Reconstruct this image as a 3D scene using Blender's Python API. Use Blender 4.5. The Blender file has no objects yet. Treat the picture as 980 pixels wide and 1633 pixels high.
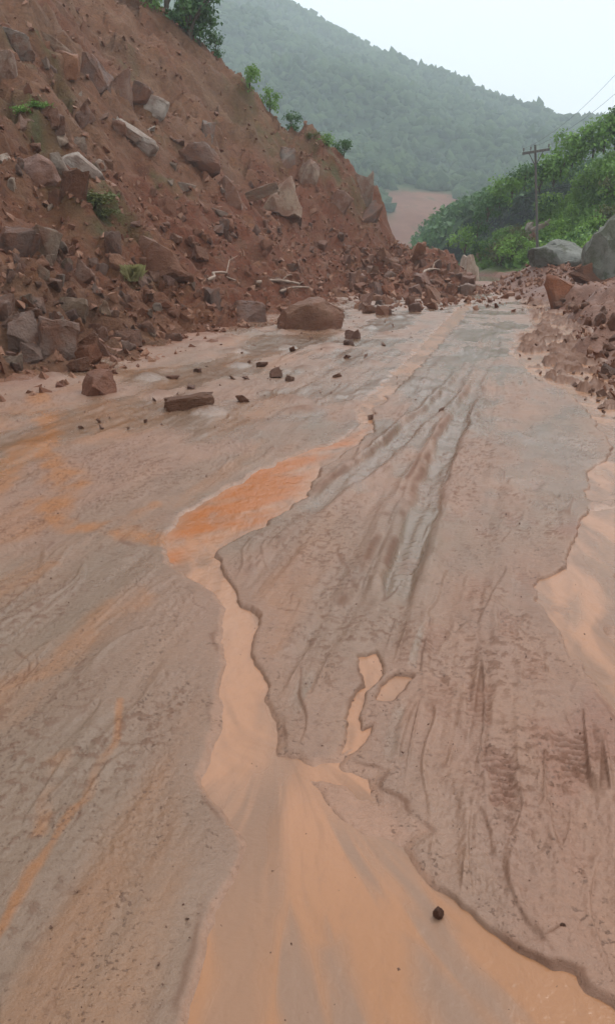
import bpy, bmesh, math, random
import numpy as np
from mathutils import Vector, Matrix, Euler

random.seed(7)
rng = np.random.default_rng(11)
sc = bpy.context.scene
col = sc.collection

# ------------------------------------------------------------------ camera
CAM_H = 1.55
FPX, CX, CY, HORIZON = 1332.0, 490.0, 816.5, 400.0
PITCH = math.atan((CY - HORIZON) / FPX)
cam_data = bpy.data.cameras.new('camera')
cam_data.sensor_fit = 'VERTICAL'
cam_data.sensor_height = 24.0
cam_data.lens = 24.0 * FPX / 1633.0
cam_data.clip_start = 0.05
cam_data.clip_end = 6000.0
cam = bpy.data.objects.new('camera', cam_data)
cam.location = (0, 0, CAM_H)
cam.rotation_euler = (math.pi / 2 - PITCH, 0, 0)
col.objects.link(cam)
sc.camera = cam

# ------------------------------------------------------------------ overcast sky, weak broad sun, exposure
SUN_EL, SUN_AZ = math.radians(56), math.radians(48)
world = bpy.data.worlds.new('World')
sc.world = world
world.use_nodes = True
wn, wl = world.node_tree.nodes, world.node_tree.links
wn.clear()
wo = wn.new('ShaderNodeOutputWorld')
bg = wn.new('ShaderNodeBackground')
sky = wn.new('ShaderNodeTexSky')
sky.sky_type = 'NISHITA'
sky.sun_disc = False
sky.sun_elevation = SUN_EL
sky.sun_rotation = SUN_AZ
sky.air_density = 1.0
sky.dust_density = 5.0
sky.ozone_density = 1.0
cloud = wn.new('ShaderNodeMix')          # a closed cloud deck over the clear sky
cloud.data_type = 'RGBA'
cloud.inputs['Factor'].default_value = 0.86
wtc = wn.new('ShaderNodeTexCoord')
wsep = wn.new('ShaderNodeSeparateXYZ')
wl.new(wtc.outputs['Generated'], wsep.inputs['Vector'])
wmr = wn.new('ShaderNodeMapRange')
wmr.inputs['From Min'].default_value = 0.0
wmr.inputs['From Max'].default_value = 1.0
wl.new(wsep.outputs['Z'], wmr.inputs['Value'])
deck = wn.new('ShaderNodeMix')
deck.data_type = 'RGBA'
deck.inputs['A'].default_value = (10.6, 11.3, 11.7, 1)   # near the horizon
deck.inputs['B'].default_value = (16.5, 17.0, 17.2, 1)   # overhead
wl.new(wmr.outputs['Result'], deck.inputs['Factor'])
wl.new(deck.outputs['Result'], cloud.inputs['B'])
wl.new(sky.outputs['Color'], cloud.inputs['A'])
wl.new(cloud.outputs['Result'], bg.inputs['Color'])
bg.inputs['Strength'].default_value = 0.10
wl.new(bg.outputs['Background'], wo.inputs['Surface'])

sun_data = bpy.data.lights.new('sun', 'SUN')
sun_data.energy = 1.5
sun_data.angle = math.radians(15)
sun_data.color = (1.0, 0.96, 0.9)
sun = bpy.data.objects.new('sun', sun_data)
d = Vector((math.sin(SUN_AZ) * math.cos(SUN_EL), math.cos(SUN_AZ) * math.cos(SUN_EL), math.sin(SUN_EL)))
sun.rotation_euler = d.to_track_quat('Z', 'Y').to_euler()
col.objects.link(sun)

sc.view_settings.view_transform = 'Standard'
sc.view_settings.look = 'None'
sc.view_settings.exposure = 0.12
sc.view_settings.gamma = 1.0
sc.cycles.max_bounces = 6
sc.cycles.volume_bounces = 2
sc.cycles.transparent_max_bounces = 6

# ------------------------------------------------------------------ numeric helpers
_PERM = np.random.default_rng(1234).permutation(4096).astype(np.int32)
_VAL = np.random.default_rng(99).random(4096).astype(np.float32)
_GX, _GY = np.cos(_VAL * 2 * math.pi), np.sin(_VAL * 2 * math.pi)

def _idx(ix, iy, seed):
    return _PERM[(ix + _PERM[(iy + seed * 131) & 4095]) & 4095]

def _hash(ix, iy, seed):
    return _VAL[_idx(ix, iy, seed)]

def perlin(x, y, seed=0):
    x = np.asarray(x, np.float32); y = np.asarray(y, np.float32)
    x, y = np.broadcast_arrays(x, y)
    fx0, fy0 = np.floor(x), np.floor(y)
    ix, iy = fx0.astype(np.int32), fy0.astype(np.int32)
    fx, fy = x - fx0, y - fy0
    u, v = fx * fx * (3 - 2 * fx), fy * fy * (3 - 2 * fy)
    p0, p1 = _PERM[(iy + seed * 131) & 4095], _PERM[(iy + 1 + seed * 131) & 4095]
    def g(ax, ay, p):
        k = _PERM[(ix + ax + p) & 4095]
        return _GX[k] * (fx - ax) + _GY[k] * (fy - ay)
    a, b = g(0, 0, p0), g(0, 1, p1)
    n0 = a + (g(1, 0, p0) - a) * u
    n1 = b + (g(1, 1, p1) - b) * u
    return (n0 + (n1 - n0) * v) * 1.5

def fbm(x, y, oct=4, seed=0, gain=0.5):
    t, a = 0.0, 1.0
    for k in range(oct):
        t = t + a * perlin(x, y, seed + k * 17)
        x, y, a = x * 2.03 + 3.1, y * 2.03 + 7.7, a * gain
    return t

def worley(x, y, seed=0):
    """distance to the nearest and the second nearest cell point, and an id in 0..1 for the nearest"""
    x = np.asarray(x, np.float32); y = np.asarray(y, np.float32)
    ix, iy = np.floor(x).astype(np.int32), np.floor(y).astype(np.int32)
    f1 = np.full(x.shape, 9.0, np.float32); f2 = f1.copy(); cid = np.zeros(x.shape, np.float32)
    for ax in (-1, 0, 1):
        for ay in (-1, 0, 1):
            px = ix + ax + _hash(ix + ax, iy + ay, seed)
            py = iy + ay + _hash(ix + ax, iy + ay, seed + 5)
            dd = np.hypot(px - x, py - y)
            near = dd < f1
            f2 = np.where(near, f1, np.minimum(f2, dd))
            cid = np.where(near, _hash(ix + ax, iy + ay, seed + 9), cid)
            f1 = np.where(near, dd, f1)
    return f1, f2, cid

def sstep(a, b, x):
    t = np.clip((x - a) / (b - a), 0, 1)
    return t * t * (3 - 2 * t)

def ray(px, py):
    dx, dy = (px - CX) / FPX, (CY - py) / FPX
    v = np.array([dx, math.cos(PITCH) + dy * math.sin(PITCH), -math.sin(PITCH) + dy * math.cos(PITCH)])
    return v / np.linalg.norm(v)

def px2g(pts):
    """photo outline of a mark lying on the flat mud -> ground metres"""
    out = []
    for px, py in pts:
        r = ray(px, max(py, HORIZON + 12))
        t = CAM_H / -r[2]
        out.append((r[0] * t, r[1] * t))
    return np.array(out)

def sdf_poly(P, X, Y, far=1.0):
    """signed distance (negative inside), only exact near the polygon"""
    out = np.full(X.shape, far)
    lo, hi = P.min(0) - far, P.max(0) + far
    sel = (X > lo[0]) & (X < hi[0]) & (Y > lo[1]) & (Y < hi[1])
    x, y = X[sel], Y[sel]
    best = np.full(x.shape, far * far)
    inside = np.zeros(x.shape, bool)
    n = len(P)
    for i in range(n):
        ax, ay = P[i]; bx, by = P[(i + 1) % n]
        ex, ey = bx - ax, by - ay
        t = np.clip(((x - ax) * ex + (y - ay) * ey) / (ex * ex + ey * ey + 1e-12), 0, 1)
        best = np.minimum(best, (x - ax - t * ex) ** 2 + (y - ay - t * ey) ** 2)
        if ay != by:
            c = (ay > y) != (by > y)
            inside ^= c & (x < (bx - ax) * (y - ay) / (by - ay) + ax)
    dd = np.sqrt(best)
    out[sel] = np.where(inside, -dd, dd)
    return out

def dist_line(P, X, Y, far=1.0):
    """signed side distance to a polyline (sign: left/right) limited to far"""
    out = np.full(X.shape, far); side = np.ones(X.shape)
    lo, hi = P.min(0) - far, P.max(0) + far
    sel = (X > lo[0]) & (X < hi[0]) & (Y > lo[1]) & (Y < hi[1])
    x, y = X[sel], Y[sel]
    best = np.full(x.shape, far); sg = np.ones(x.shape); tt = np.zeros(x.shape)
    run = 0.0
    for i in range(len(P) - 1):
        ax, ay = P[i]; bx, by = P[i + 1]
        ex, ey = bx - ax, by - ay
        L = math.hypot(ex, ey)
        t = np.clip(((x - ax) * ex + (y - ay) * ey) / (L * L + 1e-12), 0, 1)
        dd = np.hypot(x - ax - t * ex, y - ay - t * ey)
        m = dd < best
        best = np.where(m, dd, best)
        sg = np.where(m, np.sign(ex * (y - ay) - ey * (x - ax)), sg)
        tt = np.where(m, run + t * L, tt)
        run += L
    out[sel] = best; side[sel] = sg
    al = np.zeros(X.shape); al[sel] = tt
    return out, side, al, run

# ------------------------------------------------------------------ mesh / object helpers
def np_mesh(name, V, F, smooth=True, attrs=None):
    V = np.ascontiguousarray(V, dtype=np.float32)
    F = np.ascontiguousarray(F, dtype=np.int32)
    k = F.shape[1]
    me = bpy.data.meshes.new(name)
    me.vertices.add(len(V)); me.vertices.foreach_set('co', V.ravel())
    me.loops.add(F.size); me.loops.foreach_set('vertex_index', F.ravel())
    me.polygons.add(len(F))
    me.polygons.foreach_set('loop_start', np.arange(0, F.size, k, dtype=np.int32))
    me.polygons.foreach_set('use_smooth', np.full(len(F), smooth, dtype=bool))
    for an, av in (attrs or {}).items():
        a = me.attributes.new(an, 'FLOAT', 'POINT')
        a.data.foreach_set('value', np.ascontiguousarray(av, dtype=np.float32).ravel())
    me.update(calc_edges=True)
    me.validate()
    return me

def grid_faces(nr, nc):
    i = np.arange(nr * nc).reshape(nr, nc)
    return np.stack([i[:-1, :-1], i[:-1, 1:], i[1:, 1:], i[1:, :-1]], -1).reshape(-1, 4)

def link(name, me, mat=None, parent=None):
    o = bpy.data.objects.new(name, me)
    col.objects.link(o)
    if mat is not None and me is not None and not me.materials:
        me.materials.append(mat)
    if parent is not None:
        o.parent = parent
    return o

def tag(o, label=None, cat=None, group=None, kind=None):
    if label: o['label'] = label
    if cat: o['category'] = cat
    if group: o['group'] = group
    if kind: o['kind'] = kind
    return o

# ------------------------------------------------------------------ materials
class NT:
    def __init__(self, name):
        self.m = bpy.data.materials.new(name)
        self.m.use_nodes = True
        self.n, self.l = self.m.node_tree.nodes, self.m.node_tree.links
        self.n.clear()
        self.out = self.n.new('ShaderNodeOutputMaterial')
        self.b = self.n.new('ShaderNodeBsdfPrincipled')
        self.l.new(self.b.outputs[0], self.out.inputs['Surface'])
        self.geo = self.n.new('ShaderNodeNewGeometry')
        self.tc = self.n.new('ShaderNodeTexCoord')
    def put(self, sock, v):
        if isinstance(v, bpy.types.NodeSocket): self.l.new(v, sock)
        elif isinstance(v, (tuple, list)): sock.default_value = (*v, 1) if len(v) == 3 and sock.type == 'RGBA' else v
        else: sock.default_value = v
    def noise(self, scale, detail=4, rough=0.55, vec=None, stretch=None, dist=0.0, rot=0.0):
        t = self.n.new('ShaderNodeTexNoise')
        t.inputs['Scale'].default_value = scale
        t.inputs['Detail'].default_value = detail
        t.inputs['Roughness'].default_value = rough
        t.inputs['Distortion'].default_value = dist
        v = vec or self.geo.outputs['Position']
        if stretch:
            mp = self.n.new('ShaderNodeMapping')
            mp.inputs['Scale'].default_value = stretch
            mp.inputs['Rotation'].default_value = (0, 0, rot)
            self.l.new(v, mp.inputs['Vector']); v = mp.outputs['Vector']
        self.l.new(v, t.inputs['Vector'])
        return t.outputs['Fac']
    def vor(self, scale, vec=None, feature='F1', out='Distance'):
        t = self.n.new('ShaderNodeTexVoronoi')
        t.feature = feature
        t.inputs['Scale'].default_value = scale
        self.l.new(vec or self.geo.outputs['Position'], t.inputs['Vector'])
        return t.outputs[out]
    def ramp(self, f, a, b, lo=0.0, hi=1.0):
        t = self.n.new('ShaderNodeMapRange')
        t.interpolation_type = 'SMOOTHSTEP'
        self.put(t.inputs['Value'], f)
        for k, v in zip(('From Min', 'From Max', 'To Min', 'To Max'), (a, b, lo, hi)): self.put(t.inputs[k], v)
        return t.outputs['Result']
    def mix(self, f, a, b, blend='MIX'):
        t = self.n.new('ShaderNodeMix'); t.data_type = 'RGBA'; t.blend_type = blend
        self.put(t.inputs['Factor'], f); self.put(t.inputs['A'], a); self.put(t.inputs['B'], b)
        return t.outputs['Result']
    def math(self, op, a, b=0.0):
        t = self.n.new('ShaderNodeMath'); t.operation = op
        self.put(t.inputs[0], a); self.put(t.inputs[1], b)
        return t.outputs[0]
    def attr(self, name):
        t = self.n.new('ShaderNodeAttribute'); t.attribute_name = name
        return t.outputs['Fac']
    def rnd(self):
        return self.n.new('ShaderNodeObjectInfo').outputs['Random']
    def bump(self, h, strength=0.5, dist=0.01, normal=None):
        t = self.n.new('ShaderNodeBump')
        self.put(t.inputs['Strength'], strength); self.put(t.inputs['Distance'], dist)
        self.l.new(h, t.inputs['Height'])
        if normal is not None: self.l.new(normal, t.inputs['Normal'])
        return t.outputs['Normal']
    def done(self, color, rough, normal=None, spec=0.5, **kw):
        self.put(self.b.inputs['Base Color'], color)
        self.put(self.b.inputs['Roughness'], rough)
        self.put(self.b.inputs['Specular IOR Level'], spec)
        if normal is not None: self.l.new(normal, self.b.inputs['Normal'])
        for k, v in kw.items(): self.put(self.b.inputs[k], v)
        return self.m

AZ = math.radians(13.8)                                            # direction of the road

def mat_mud():
    t = NT('wet_mud')
    big = t.noise(0.55, 4, 0.6)
    mid = t.noise(2.6, 6, 0.62, stretch=(2.2, 0.55, 1), rot=AZ)
    fine = t.noise(38, 5, 0.65)
    vfine = t.noise(150, 4, 0.7)
    c = t.mix(t.ramp(big, 0.35, 0.65), (0.205, 0.111, 0.073), (0.245, 0.131, 0.087))
    c = t.mix(t.ramp(mid, 0.35, 0.7, 0, 0.75), c, (0.258, 0.137, 0.085))
    c = t.mix(t.ramp(t.noise(1.1, 5, 0.6, stretch=(1.6, 0.5, 1), rot=AZ), 0.52, 0.72, 0, 0.7), c, (0.195, 0.122, 0.085))
    c = t.mix(t.math('MULTIPLY', t.attr('grey'), 0.9), c, (0.168, 0.113, 0.077))
    c = t.mix(t.attr('silt'), c, (0.29, 0.155, 0.098))
    c = t.mix(t.attr('ochre'), c, (0.29, 0.105, 0.024))
    c = t.mix(t.attr('clay'), c, (0.21, 0.082, 0.05))
    c = t.mix(t.attr('green'), c, (0.05, 0.08, 0.03))
    crumb = t.math('MULTIPLY', t.ramp(t.noise(60, 4, 0.65), 0.58, 0.66), t.ramp(t.noise(4, 4, 0.65, stretch=(1.8, 0.7, 1), rot=AZ), 0.44, 0.60))
    speck = t.ramp(t.vor(34), 0.10, 0.05)
    crumb = t.math('MAXIMUM', crumb, t.math('MULTIPLY', speck, t.ramp(t.noise(9, 3, 0.6), 0.5, 0.62)))
    c = t.mix(t.math('MULTIPLY', crumb, 0.75), c, (0.11, 0.052, 0.032))
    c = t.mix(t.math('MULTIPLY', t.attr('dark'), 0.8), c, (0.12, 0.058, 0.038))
    c = t.mix(t.ramp(fine, 0.3, 0.7, 0, 0.25), c, (0.12, 0.072, 0.05))
    wet = t.attr('wet')
    r0 = t.ramp(t.noise(3.2, 5, 0.65), 0.35, 0.7, 0.34, 0.54)
    rough = t.math('SUBTRACT', r0, t.math('MULTIPLY', wet, 0.30))
    h = t.math('ADD', t.math('MULTIPLY', fine, 0.7), t.math('MULTIPLY', vfine, 0.3))
    h = t.math('ADD', h, t.math('MULTIPLY', crumb, 0.35))
    st = t.math('SUBTRACT', 0.8, t.math('MULTIPLY', wet, 0.5))
    n = t.bump(h, st, 0.012)
    rough = t.math('ADD', rough, t.math('MULTIPLY', t.attr('dark'), 0.3))
    return t.done(c, rough, n, t.math('SUBTRACT', 0.42, t.math('MULTIPLY', t.attr('dark'), 0.32)))

def mat_water():
    t = NT('silty_water')
    s = t.attr('streak')
    c = t.mix(s, (0.325, 0.163, 0.092), (0.205, 0.108, 0.064))
    c = t.mix(t.ramp(t.noise(2.2, 4, 0.6, stretch=(2.0, 0.5, 1)), 0.45, 0.7, 0, 0.6), c, (0.32, 0.172, 0.105))
    c = t.mix(t.attr('near'), c, (0.285, 0.138, 0.070))
    c = t.mix(t.attr('orange'), c, (0.31, 0.092, 0.016))
    c = t.mix(t.attr('shoal'), c, (0.20, 0.125, 0.088))
    h = t.math('ADD', t.noise(16, 3, 0.5, stretch=(1.0, 0.55, 1), dist=0.4), t.math('MULTIPLY', t.noise(55, 2, 0.5), 0.3))
    c = t.mix(t.ramp(t.noise(26, 4, 0.7, stretch=(1.5, 0.6, 1)), 0.5, 0.75, 0, 0.22), c, (0.20, 0.11, 0.07))
    n = t.bump(h, 0.5, 0.012)
    return t.done(c, t.ramp(t.attr('shoal'), 0, 1, 0.22, 0.4), n, 0.5, IOR=1.33)

def mat_slope():
    t = NT('landslide_earth')
    big = t.noise(0.33, 5, 0.6)
    mid = t.noise(1.7, 6, 0.62)
    run = t.noise(0.9, 6, 0.65, stretch=(1.0, 2.0, 0.35))
    fine = t.noise(9, 6, 0.7)
    c = t.mix(t.ramp(big, 0.35, 0.65), (0.165, 0.079, 0.043), (0.225, 0.098, 0.050))
    c = t.mix(t.ramp(run, 0.42, 0.66, 0, 0.8), c, (0.245, 0.135, 0.08))
    c = t.mix(t.math('MULTIPLY', t.attr('red'), t.ramp(mid, 0.3, 0.62, 0.45, 1.0)), c, (0.185, 0.056, 0.027))
    c = t.mix(t.ramp(mid, 0.56, 0.74, 0, 0.65), c, (0.09, 0.045, 0.031))
    c = t.mix(t.ramp(t.noise(0.7, 5, 0.65), 0.54, 0.7, 0, 0.7), c, (0.25, 0.11, 0.05))
    c = t.mix(t.attr('moss'), c, (0.085, 0.09, 0.03))
    c = t.mix(t.ramp(fine, 0.36, 0.7, 0.0, 0.55), c, (0.085, 0.042, 0.03))
    c = t.mix(t.ramp(t.vor(4.5), 0.0, 0.2, 0.3, 0.0), c, (0.26, 0.17, 0.13))
    h = t.math('ADD', t.math('MULTIPLY', fine, 0.8), t.math('MULTIPLY', t.noise(24, 6, 0.75), 0.45))
    n = t.bump(h, 1.0, 0.16)
    return t.done(c, t.ramp(mid, 0.3, 0.7, 0.6, 0.9), n, 0.18)

def mat_rock(name, a, b, mud=(0.175, 0.070, 0.038), mudamt=0.6, rough=(0.38, 0.7)):
    t = NT(name)
    co = t.tc.outputs['Object']
    rv = t.rnd()
    n1 = t.noise(2.2, 6, 0.62, co)
    n2 = t.noise(9, 6, 0.7, co)
    c = t.mix(t.ramp(n1, 0.35, 0.65), a, b)
    hsv = t.n.new('ShaderNodeHueSaturation')
    t.put(hsv.inputs['Color'], c)
    t.put(hsv.inputs['Value'], t.ramp(rv, 0, 1, 0.72, 1.25))
    t.put(hsv.inputs['Saturation'], t.ramp(t.math('FRACT', t.math('MULTIPLY', rv, 7.3)), 0, 1, 0.75, 1.15))
    c = hsv.outputs['Color']
    c = t.mix(t.ramp(n2, 0.5, 0.72, 0, 0.5), c, tuple(x * 0.5 for x in a))
    m = t.ramp(t.noise(1.7, 6, 0.7), 0.42, 0.60, 0, mudamt)
    c = t.mix(m, c, mud)
    lay = t.noise(5, 5, 0.7, co, (1.0, 1.0, 5.0))
    n = t.bump(t.math('ADD', t.math('ADD', n2, t.math('MULTIPLY', lay, 0.35)), t.math('MULTIPLY', t.noise(32, 5, 0.75), 0.4)), 0.95, 0.09)
    return t.done(c, t.ramp(n1, 0.3, 0.7, *rough), n, 0.28)

def mat_leaf(name, a, b, c3):
    t = NT(name)
    c = t.mix(t.attr('tint'), a, b)
    c = t.mix(t.ramp(t.noise(0.9, 3, 0.5), 0.45, 0.7, 0, 0.7), c, c3)
    m = t.done(c, 0.55, None, 0.3)
    tr = t.n.new('ShaderNodeBsdfTranslucent')
    t.put(tr.inputs['Color'], c)
    ms = t.n.new('ShaderNodeMixShader'); ms.inputs[0].default_value = 0.25
    t.l.new(t.b.outputs[0], ms.inputs[1]); t.l.new(tr.outputs[0], ms.inputs[2])
    t.l.new(ms.outputs[0], t.out.inputs['Surface'])
    return m

def mat_simple(name, a, b, scale=6, rough=0.7, stretch=None, bumpd=0.01):
    t = NT(name)
    n1 = t.noise(scale, 5, 0.65, t.tc.outputs['Object'], stretch)
    return t.done(t.mix(t.ramp(n1, 0.35, 0.68), a, b), rough, t.bump(n1, 0.5, bumpd), 0.3)

M = dict(
    mud=mat_mud(), water=mat_water(), slope=mat_slope(),
    brown=mat_rock('brown_rock', (0.175, 0.082, 0.050), (0.24, 0.125, 0.08), mudamt=0.9),
    red=mat_rock('red_rock', (0.165, 0.064, 0.036), (0.215, 0.092, 0.056), mudamt=0.8),
    grey=mat_rock('grey_rock', (0.17, 0.108, 0.076), (0.27, 0.19, 0.138), mudamt=0.75),
    pale=mat_rock('pale_rock', (0.30, 0.22, 0.17), (0.42, 0.33, 0.265), mudamt=0.45),
    dark=mat_rock('dark_rock', (0.095, 0.042, 0.026), (0.155, 0.073, 0.045), mudamt=0.85),
    granite=mat_rock('weathered_boulder_rock', (0.18, 0.18, 0.155), (0.34, 0.34, 0.30), mud=(0.075, 0.08, 0.05), mudamt=0.85, rough=(0.6, 0.85)),
    leaf_dark=mat_leaf('dark_leaves', (0.036, 0.088, 0.03), (0.095, 0.185, 0.055), (0.058, 0.125, 0.04)),
    leaf_mid=mat_leaf('green_leaves', (0.09, 0.185, 0.034), (0.19, 0.33, 0.07), (0.13, 0.25, 0.04)),
    leaf_bright=mat_leaf('bright_leaves', (0.14, 0.26, 0.035), (0.23, 0.38, 0.07), (0.17, 0.31, 0.045)),
    leaf_olive=mat_leaf('olive_leaves', (0.09, 0.10, 0.03), (0.16, 0.165, 0.06), (0.12, 0.14, 0.04)),
    straw=mat_leaf('straw_grass_blades', (0.22, 0.20, 0.08), (0.34, 0.31, 0.15), (0.2, 0.22, 0.08)),
    bark=mat_simple('bark', (0.07, 0.05, 0.035), (0.13, 0.10, 0.075), 8, 0.85, (1, 1, 0.2)),
    wood=mat_simple('wet_driftwood', (0.20, 0.13, 0.095), (0.36, 0.27, 0.21), 7, 0.6, (0.3, 2, 2)),
    pole=mat_simple('weathered_pole_wood', (0.075, 0.065, 0.06), (0.13, 0.115, 0.105), 6, 0.8, (2, 2, 0.2)),
    ceramic=mat_simple('insulator_ceramic', (0.10, 0.09, 0.085), (0.16, 0.15, 0.14), 6, 0.3),
    wire=mat_simple('wire_metal', (0.12, 0.12, 0.125), (0.18, 0.18, 0.185), 6, 0.5),
)

# ------------------------------------------------------------------ the lie of the land
PROF_D = [-6, 0.0, 0.4, 1.7, 2.1, 3.7, 6.25, 9.65, 11.45, 14.7, 32]
PROF_Z = [-2.5, 0.3, 1.9, 3.7, 4.75, 6.05, 7.3, 10.1, 11.5, 13.4, 25]
TAL_D = [-6, 0.0, 0.8, 2.0, 4.0, 7.0, 11.0, 15.0, 32]
TAL_Z = [-1.6, 0.0, 0.45, 1.05, 2.5, 5.3, 9.2, 12.8, 26]

def foot_x(y):
    return -6.0 + 0.2457 * y

def slope_h(x, y, detail=True):
    x = np.asarray(x, float); y = np.asarray(y, float)
    D = foot_x(y) - x + 0.55 * fbm(x * 0.22 + 9, y * 0.22, 3, 3)
    zt = np.interp(D, TAL_D, TAL_Z); zs = np.interp(D, PROF_D, PROF_Z)
    w = sstep(36, 45, y)
    z = zt * (1 - w) + zs * w
    yend = 46.0 + 0.9 * fbm(D * 0.45, D * 0 + 2.0, 3, 21)
    z = z - 1.5 * np.maximum(0, y - yend) - 0.1 * np.maximum(0, y - yend) ** 2
    # rubble tongue that crosses the road
    p = np.exp(-(((x - 4.3) / 2.7) ** 4 + ((y - 38.5) / 3.6) ** 2)) * 1.75
    p2 = np.exp(-(((x - 1.8) / 2.2) ** 2 + ((y - 31.5) / 2.8) ** 2)) * 0.42
    p2 = p2 + np.exp(-(((x - 4.6) / 1.7) ** 2 + ((y - 32.5) / 2.4) ** 2)) * 0.40
    z = np.maximum(z, -0.25 + p + p2 + 0.12 * z * (z < 0))
    if detail:
        up = sstep(4.0, 8.0, D)
        amp = sstep(-1.2, 0.5, D) * 0.8 + 0.2
        amp = np.maximum(amp, np.clip(p + p2, 0, 1))
        z = z + 0.42 * amp * fbm(x * 0.55, y * 0.55, 4, 31)
        f1, f2, cid = worley(x * 1.1 + 0.25 * fbm(x, y, 2, 8), y * 1.1, 41)
        z = z + (1 - 0.55 * up) * amp * (0.46 * (0.55 - f1) * (0.35 + cid))
        f1, f2, cid = worley(x * 2.9 + 0.2 * perlin(x * 3, y * 3, 4), y * 2.9, 45)
        z = z + (1 - 0.3 * up) * amp * (0.24 * (0.55 - f1) * (0.2 + 1.2 * cid))
        z = z + amp * 0.08 * fbm(x * 5, y * 5, 3, 51)
        # runnels scoured down the upper face, ledges of broken bedrock
        z = z + up * 0.30 * fbm(y * 1.3 + 0.3 * D, D * 0.16, 4, 61)
        led = fbm(x * 0.35 + 4, y * 0.35, 3, 71)
        z = z + 0.42 * sstep(0.12, 0.2, led) * sstep(2.5, 6, D)
    return z

def right_foot(y):
    return np.interp(y, [0, 7.5, 10, 14, 20, 33, 42, 50, 57, 62, 80, 120], [4.5, 3.5, 3.85, 4.85, 6.5, 9.5, 12.0, 13.2, 11.2, 9.0, 8.0, 6.5])

def right_h(x, y):
    x = np.asarray(x, float); y = np.asarray(y, float)
    D = x - right_foot(y) + 0.8 * fbm(x * 0.2, y * 0.2 + 5, 3, 81)
    z = np.where(D < 0, D * 0.6, np.interp(D, [0, 1.2, 3, 6, 11, 20, 40], [0, 0.35, 1.1, 2.9, 6.1, 11, 19]))
    low = 1 - sstep(26, 36, y)                                    # low muddy berm near the camera, hill further on
    z = z * (1 - low) + np.minimum(z * 1.6, 0.5 + 0.07 * D) * low
    z = z - 1.1 * np.maximum(0, y - 61) * sstep(0, 6, D)
    # red earth heap pushed up against the hill foot
    z = np.maximum(z, np.exp(-(((x - 10.3) / 2.1) ** 2 + ((y - 36.0) / 3.2) ** 2)) * 1.45 + np.exp(-(((x - 9.0) / 1.5) ** 2 + ((y - 30.0) / 3.5) ** 2)) * 0.55 - 0.2)
    a = sstep(-1.4, 0.3, D)
    z = z + 0.28 * a * fbm(x * 0.5, y * 0.5, 4, 91)
    f1, f2, cid = worley(x * 1.7 + 0.3 * perlin(x * 2, y * 2, 6), y * 1.7, 95)
    z = z + a * 0.26 * (0.55 - f1) * (0.3 + cid)
    f1, f2, cid = worley(x * 4.3, y * 4.3, 99)
    z = z + a * 0.10 * (0.5 - f1) * (0.3 + cid)
    return z

# ------------------------------------------------------------------ marks on the mud, traced on the ground
STREAM = px2g([(275, 1700), (280, 1633), (287, 1570), (312, 1510), (332, 1450), (350, 1400), (377, 1338), (345, 1300), (315, 1265),
    (310, 1225), (325, 1170), (340, 1110), (346, 1060), (343, 1010), (350, 970), (330, 940), (290, 918), (256, 898), (256, 855), (290, 815),
    (330, 790), (400, 750), (470, 722), (540, 700), (568, 678), (565, 650), (600, 620), (640, 585), (680, 545), (712, 512), (735, 488),
    (750, 482), (728, 512), (692, 550), (652, 597), (612, 640), (590, 665), (597, 685), (562, 715), (515, 745), (490, 790), (420, 840),
    (368, 868), (345, 888), (362, 922), (385, 958), (415, 985), (399, 1040), (428, 1085), (424, 1110), (453, 1145), (450, 1197),
    (500, 1206), (540, 1198), (556, 1180), (566, 1158), (598, 1153), (598, 1163), (575, 1195), (560, 1212), (612, 1222), (612, 1247), (640, 1262), (655, 1295),
    (692, 1325), (664, 1355), (668, 1387), (690, 1408), (720, 1428), (780, 1466), (830, 1506), (890, 1530), (930, 1548), (945, 1582),
    (985, 1602), (1010, 1633), (1050, 1700)])
CENTRE = px2g([(640, 1700), (600, 1633), (500, 1400), (400, 1250), (385, 1100), (380, 1000), (335, 915), (300, 870), (400, 800), (520, 725), (578, 672), (640, 598), (742, 485)])
PUDDLES = [px2g(p) for p in (
    [(572, 1045), (598, 1042), (607, 1066), (588, 1092), (570, 1120), (562, 1150), (550, 1148), (556, 1120), (582, 1085)],
    [(604, 1112), (612, 1086), (630, 1072), (646, 1078), (640, 1095), (622, 1116)],
    [(556, 1138), (568, 1148), (577, 1165), (562, 1190), (545, 1206), (534, 1200), (552, 1168)])]
RSTREAM = px2g([(806, 462), (836, 482), (852, 520), (825, 532), (812, 562), (850, 600), (900, 620), (932, 650), (962, 690), (976, 720),
    (940, 745), (930, 780), (942, 800), (920, 840), (905, 870), (900, 905), (858, 920), (858, 960), (892, 1010), (905, 1048), (926, 1050),
    (932, 1082), (962, 1122), (985, 1150), (1060, 1200), (1300, 1250), (1250, 900), (1060, 690), (1000, 640), (965, 590), (955, 540), (900, 490), (850, 468)])
CHURN = px2g([(800, 462), (860, 470), (905, 490), (960, 540), (975, 600), (1040, 690), (960, 668), (935, 642), (900, 622), (850, 600), (812, 562), (822, 532), (846, 518), (830, 484)])
BARS = [px2g(p) for p in (
    [(455, 1215), (520, 1220), (600, 1248), (640, 1262), (658, 1297), (690, 1327), (664, 1352), (640, 1372), (565, 1338), (520, 1290), (480, 1245)],
    [(552, 1214), (600, 1222), (606, 1240), (570, 1240), (548, 1230)],
    [(402, 1130), (425, 1114), (446, 1142), (442, 1190), (412, 1202), (398, 1178)],
    [(940, 892), (956, 884), (972, 930), (988, 1010), (978, 1022), (958, 950)],
    [(912, 958), (926, 952), (930, 975), (916, 985)],
    [(420, 1235), (450, 1250), (500, 1310), (508, 1330), (480, 1322), (435, 1275)])]
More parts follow.
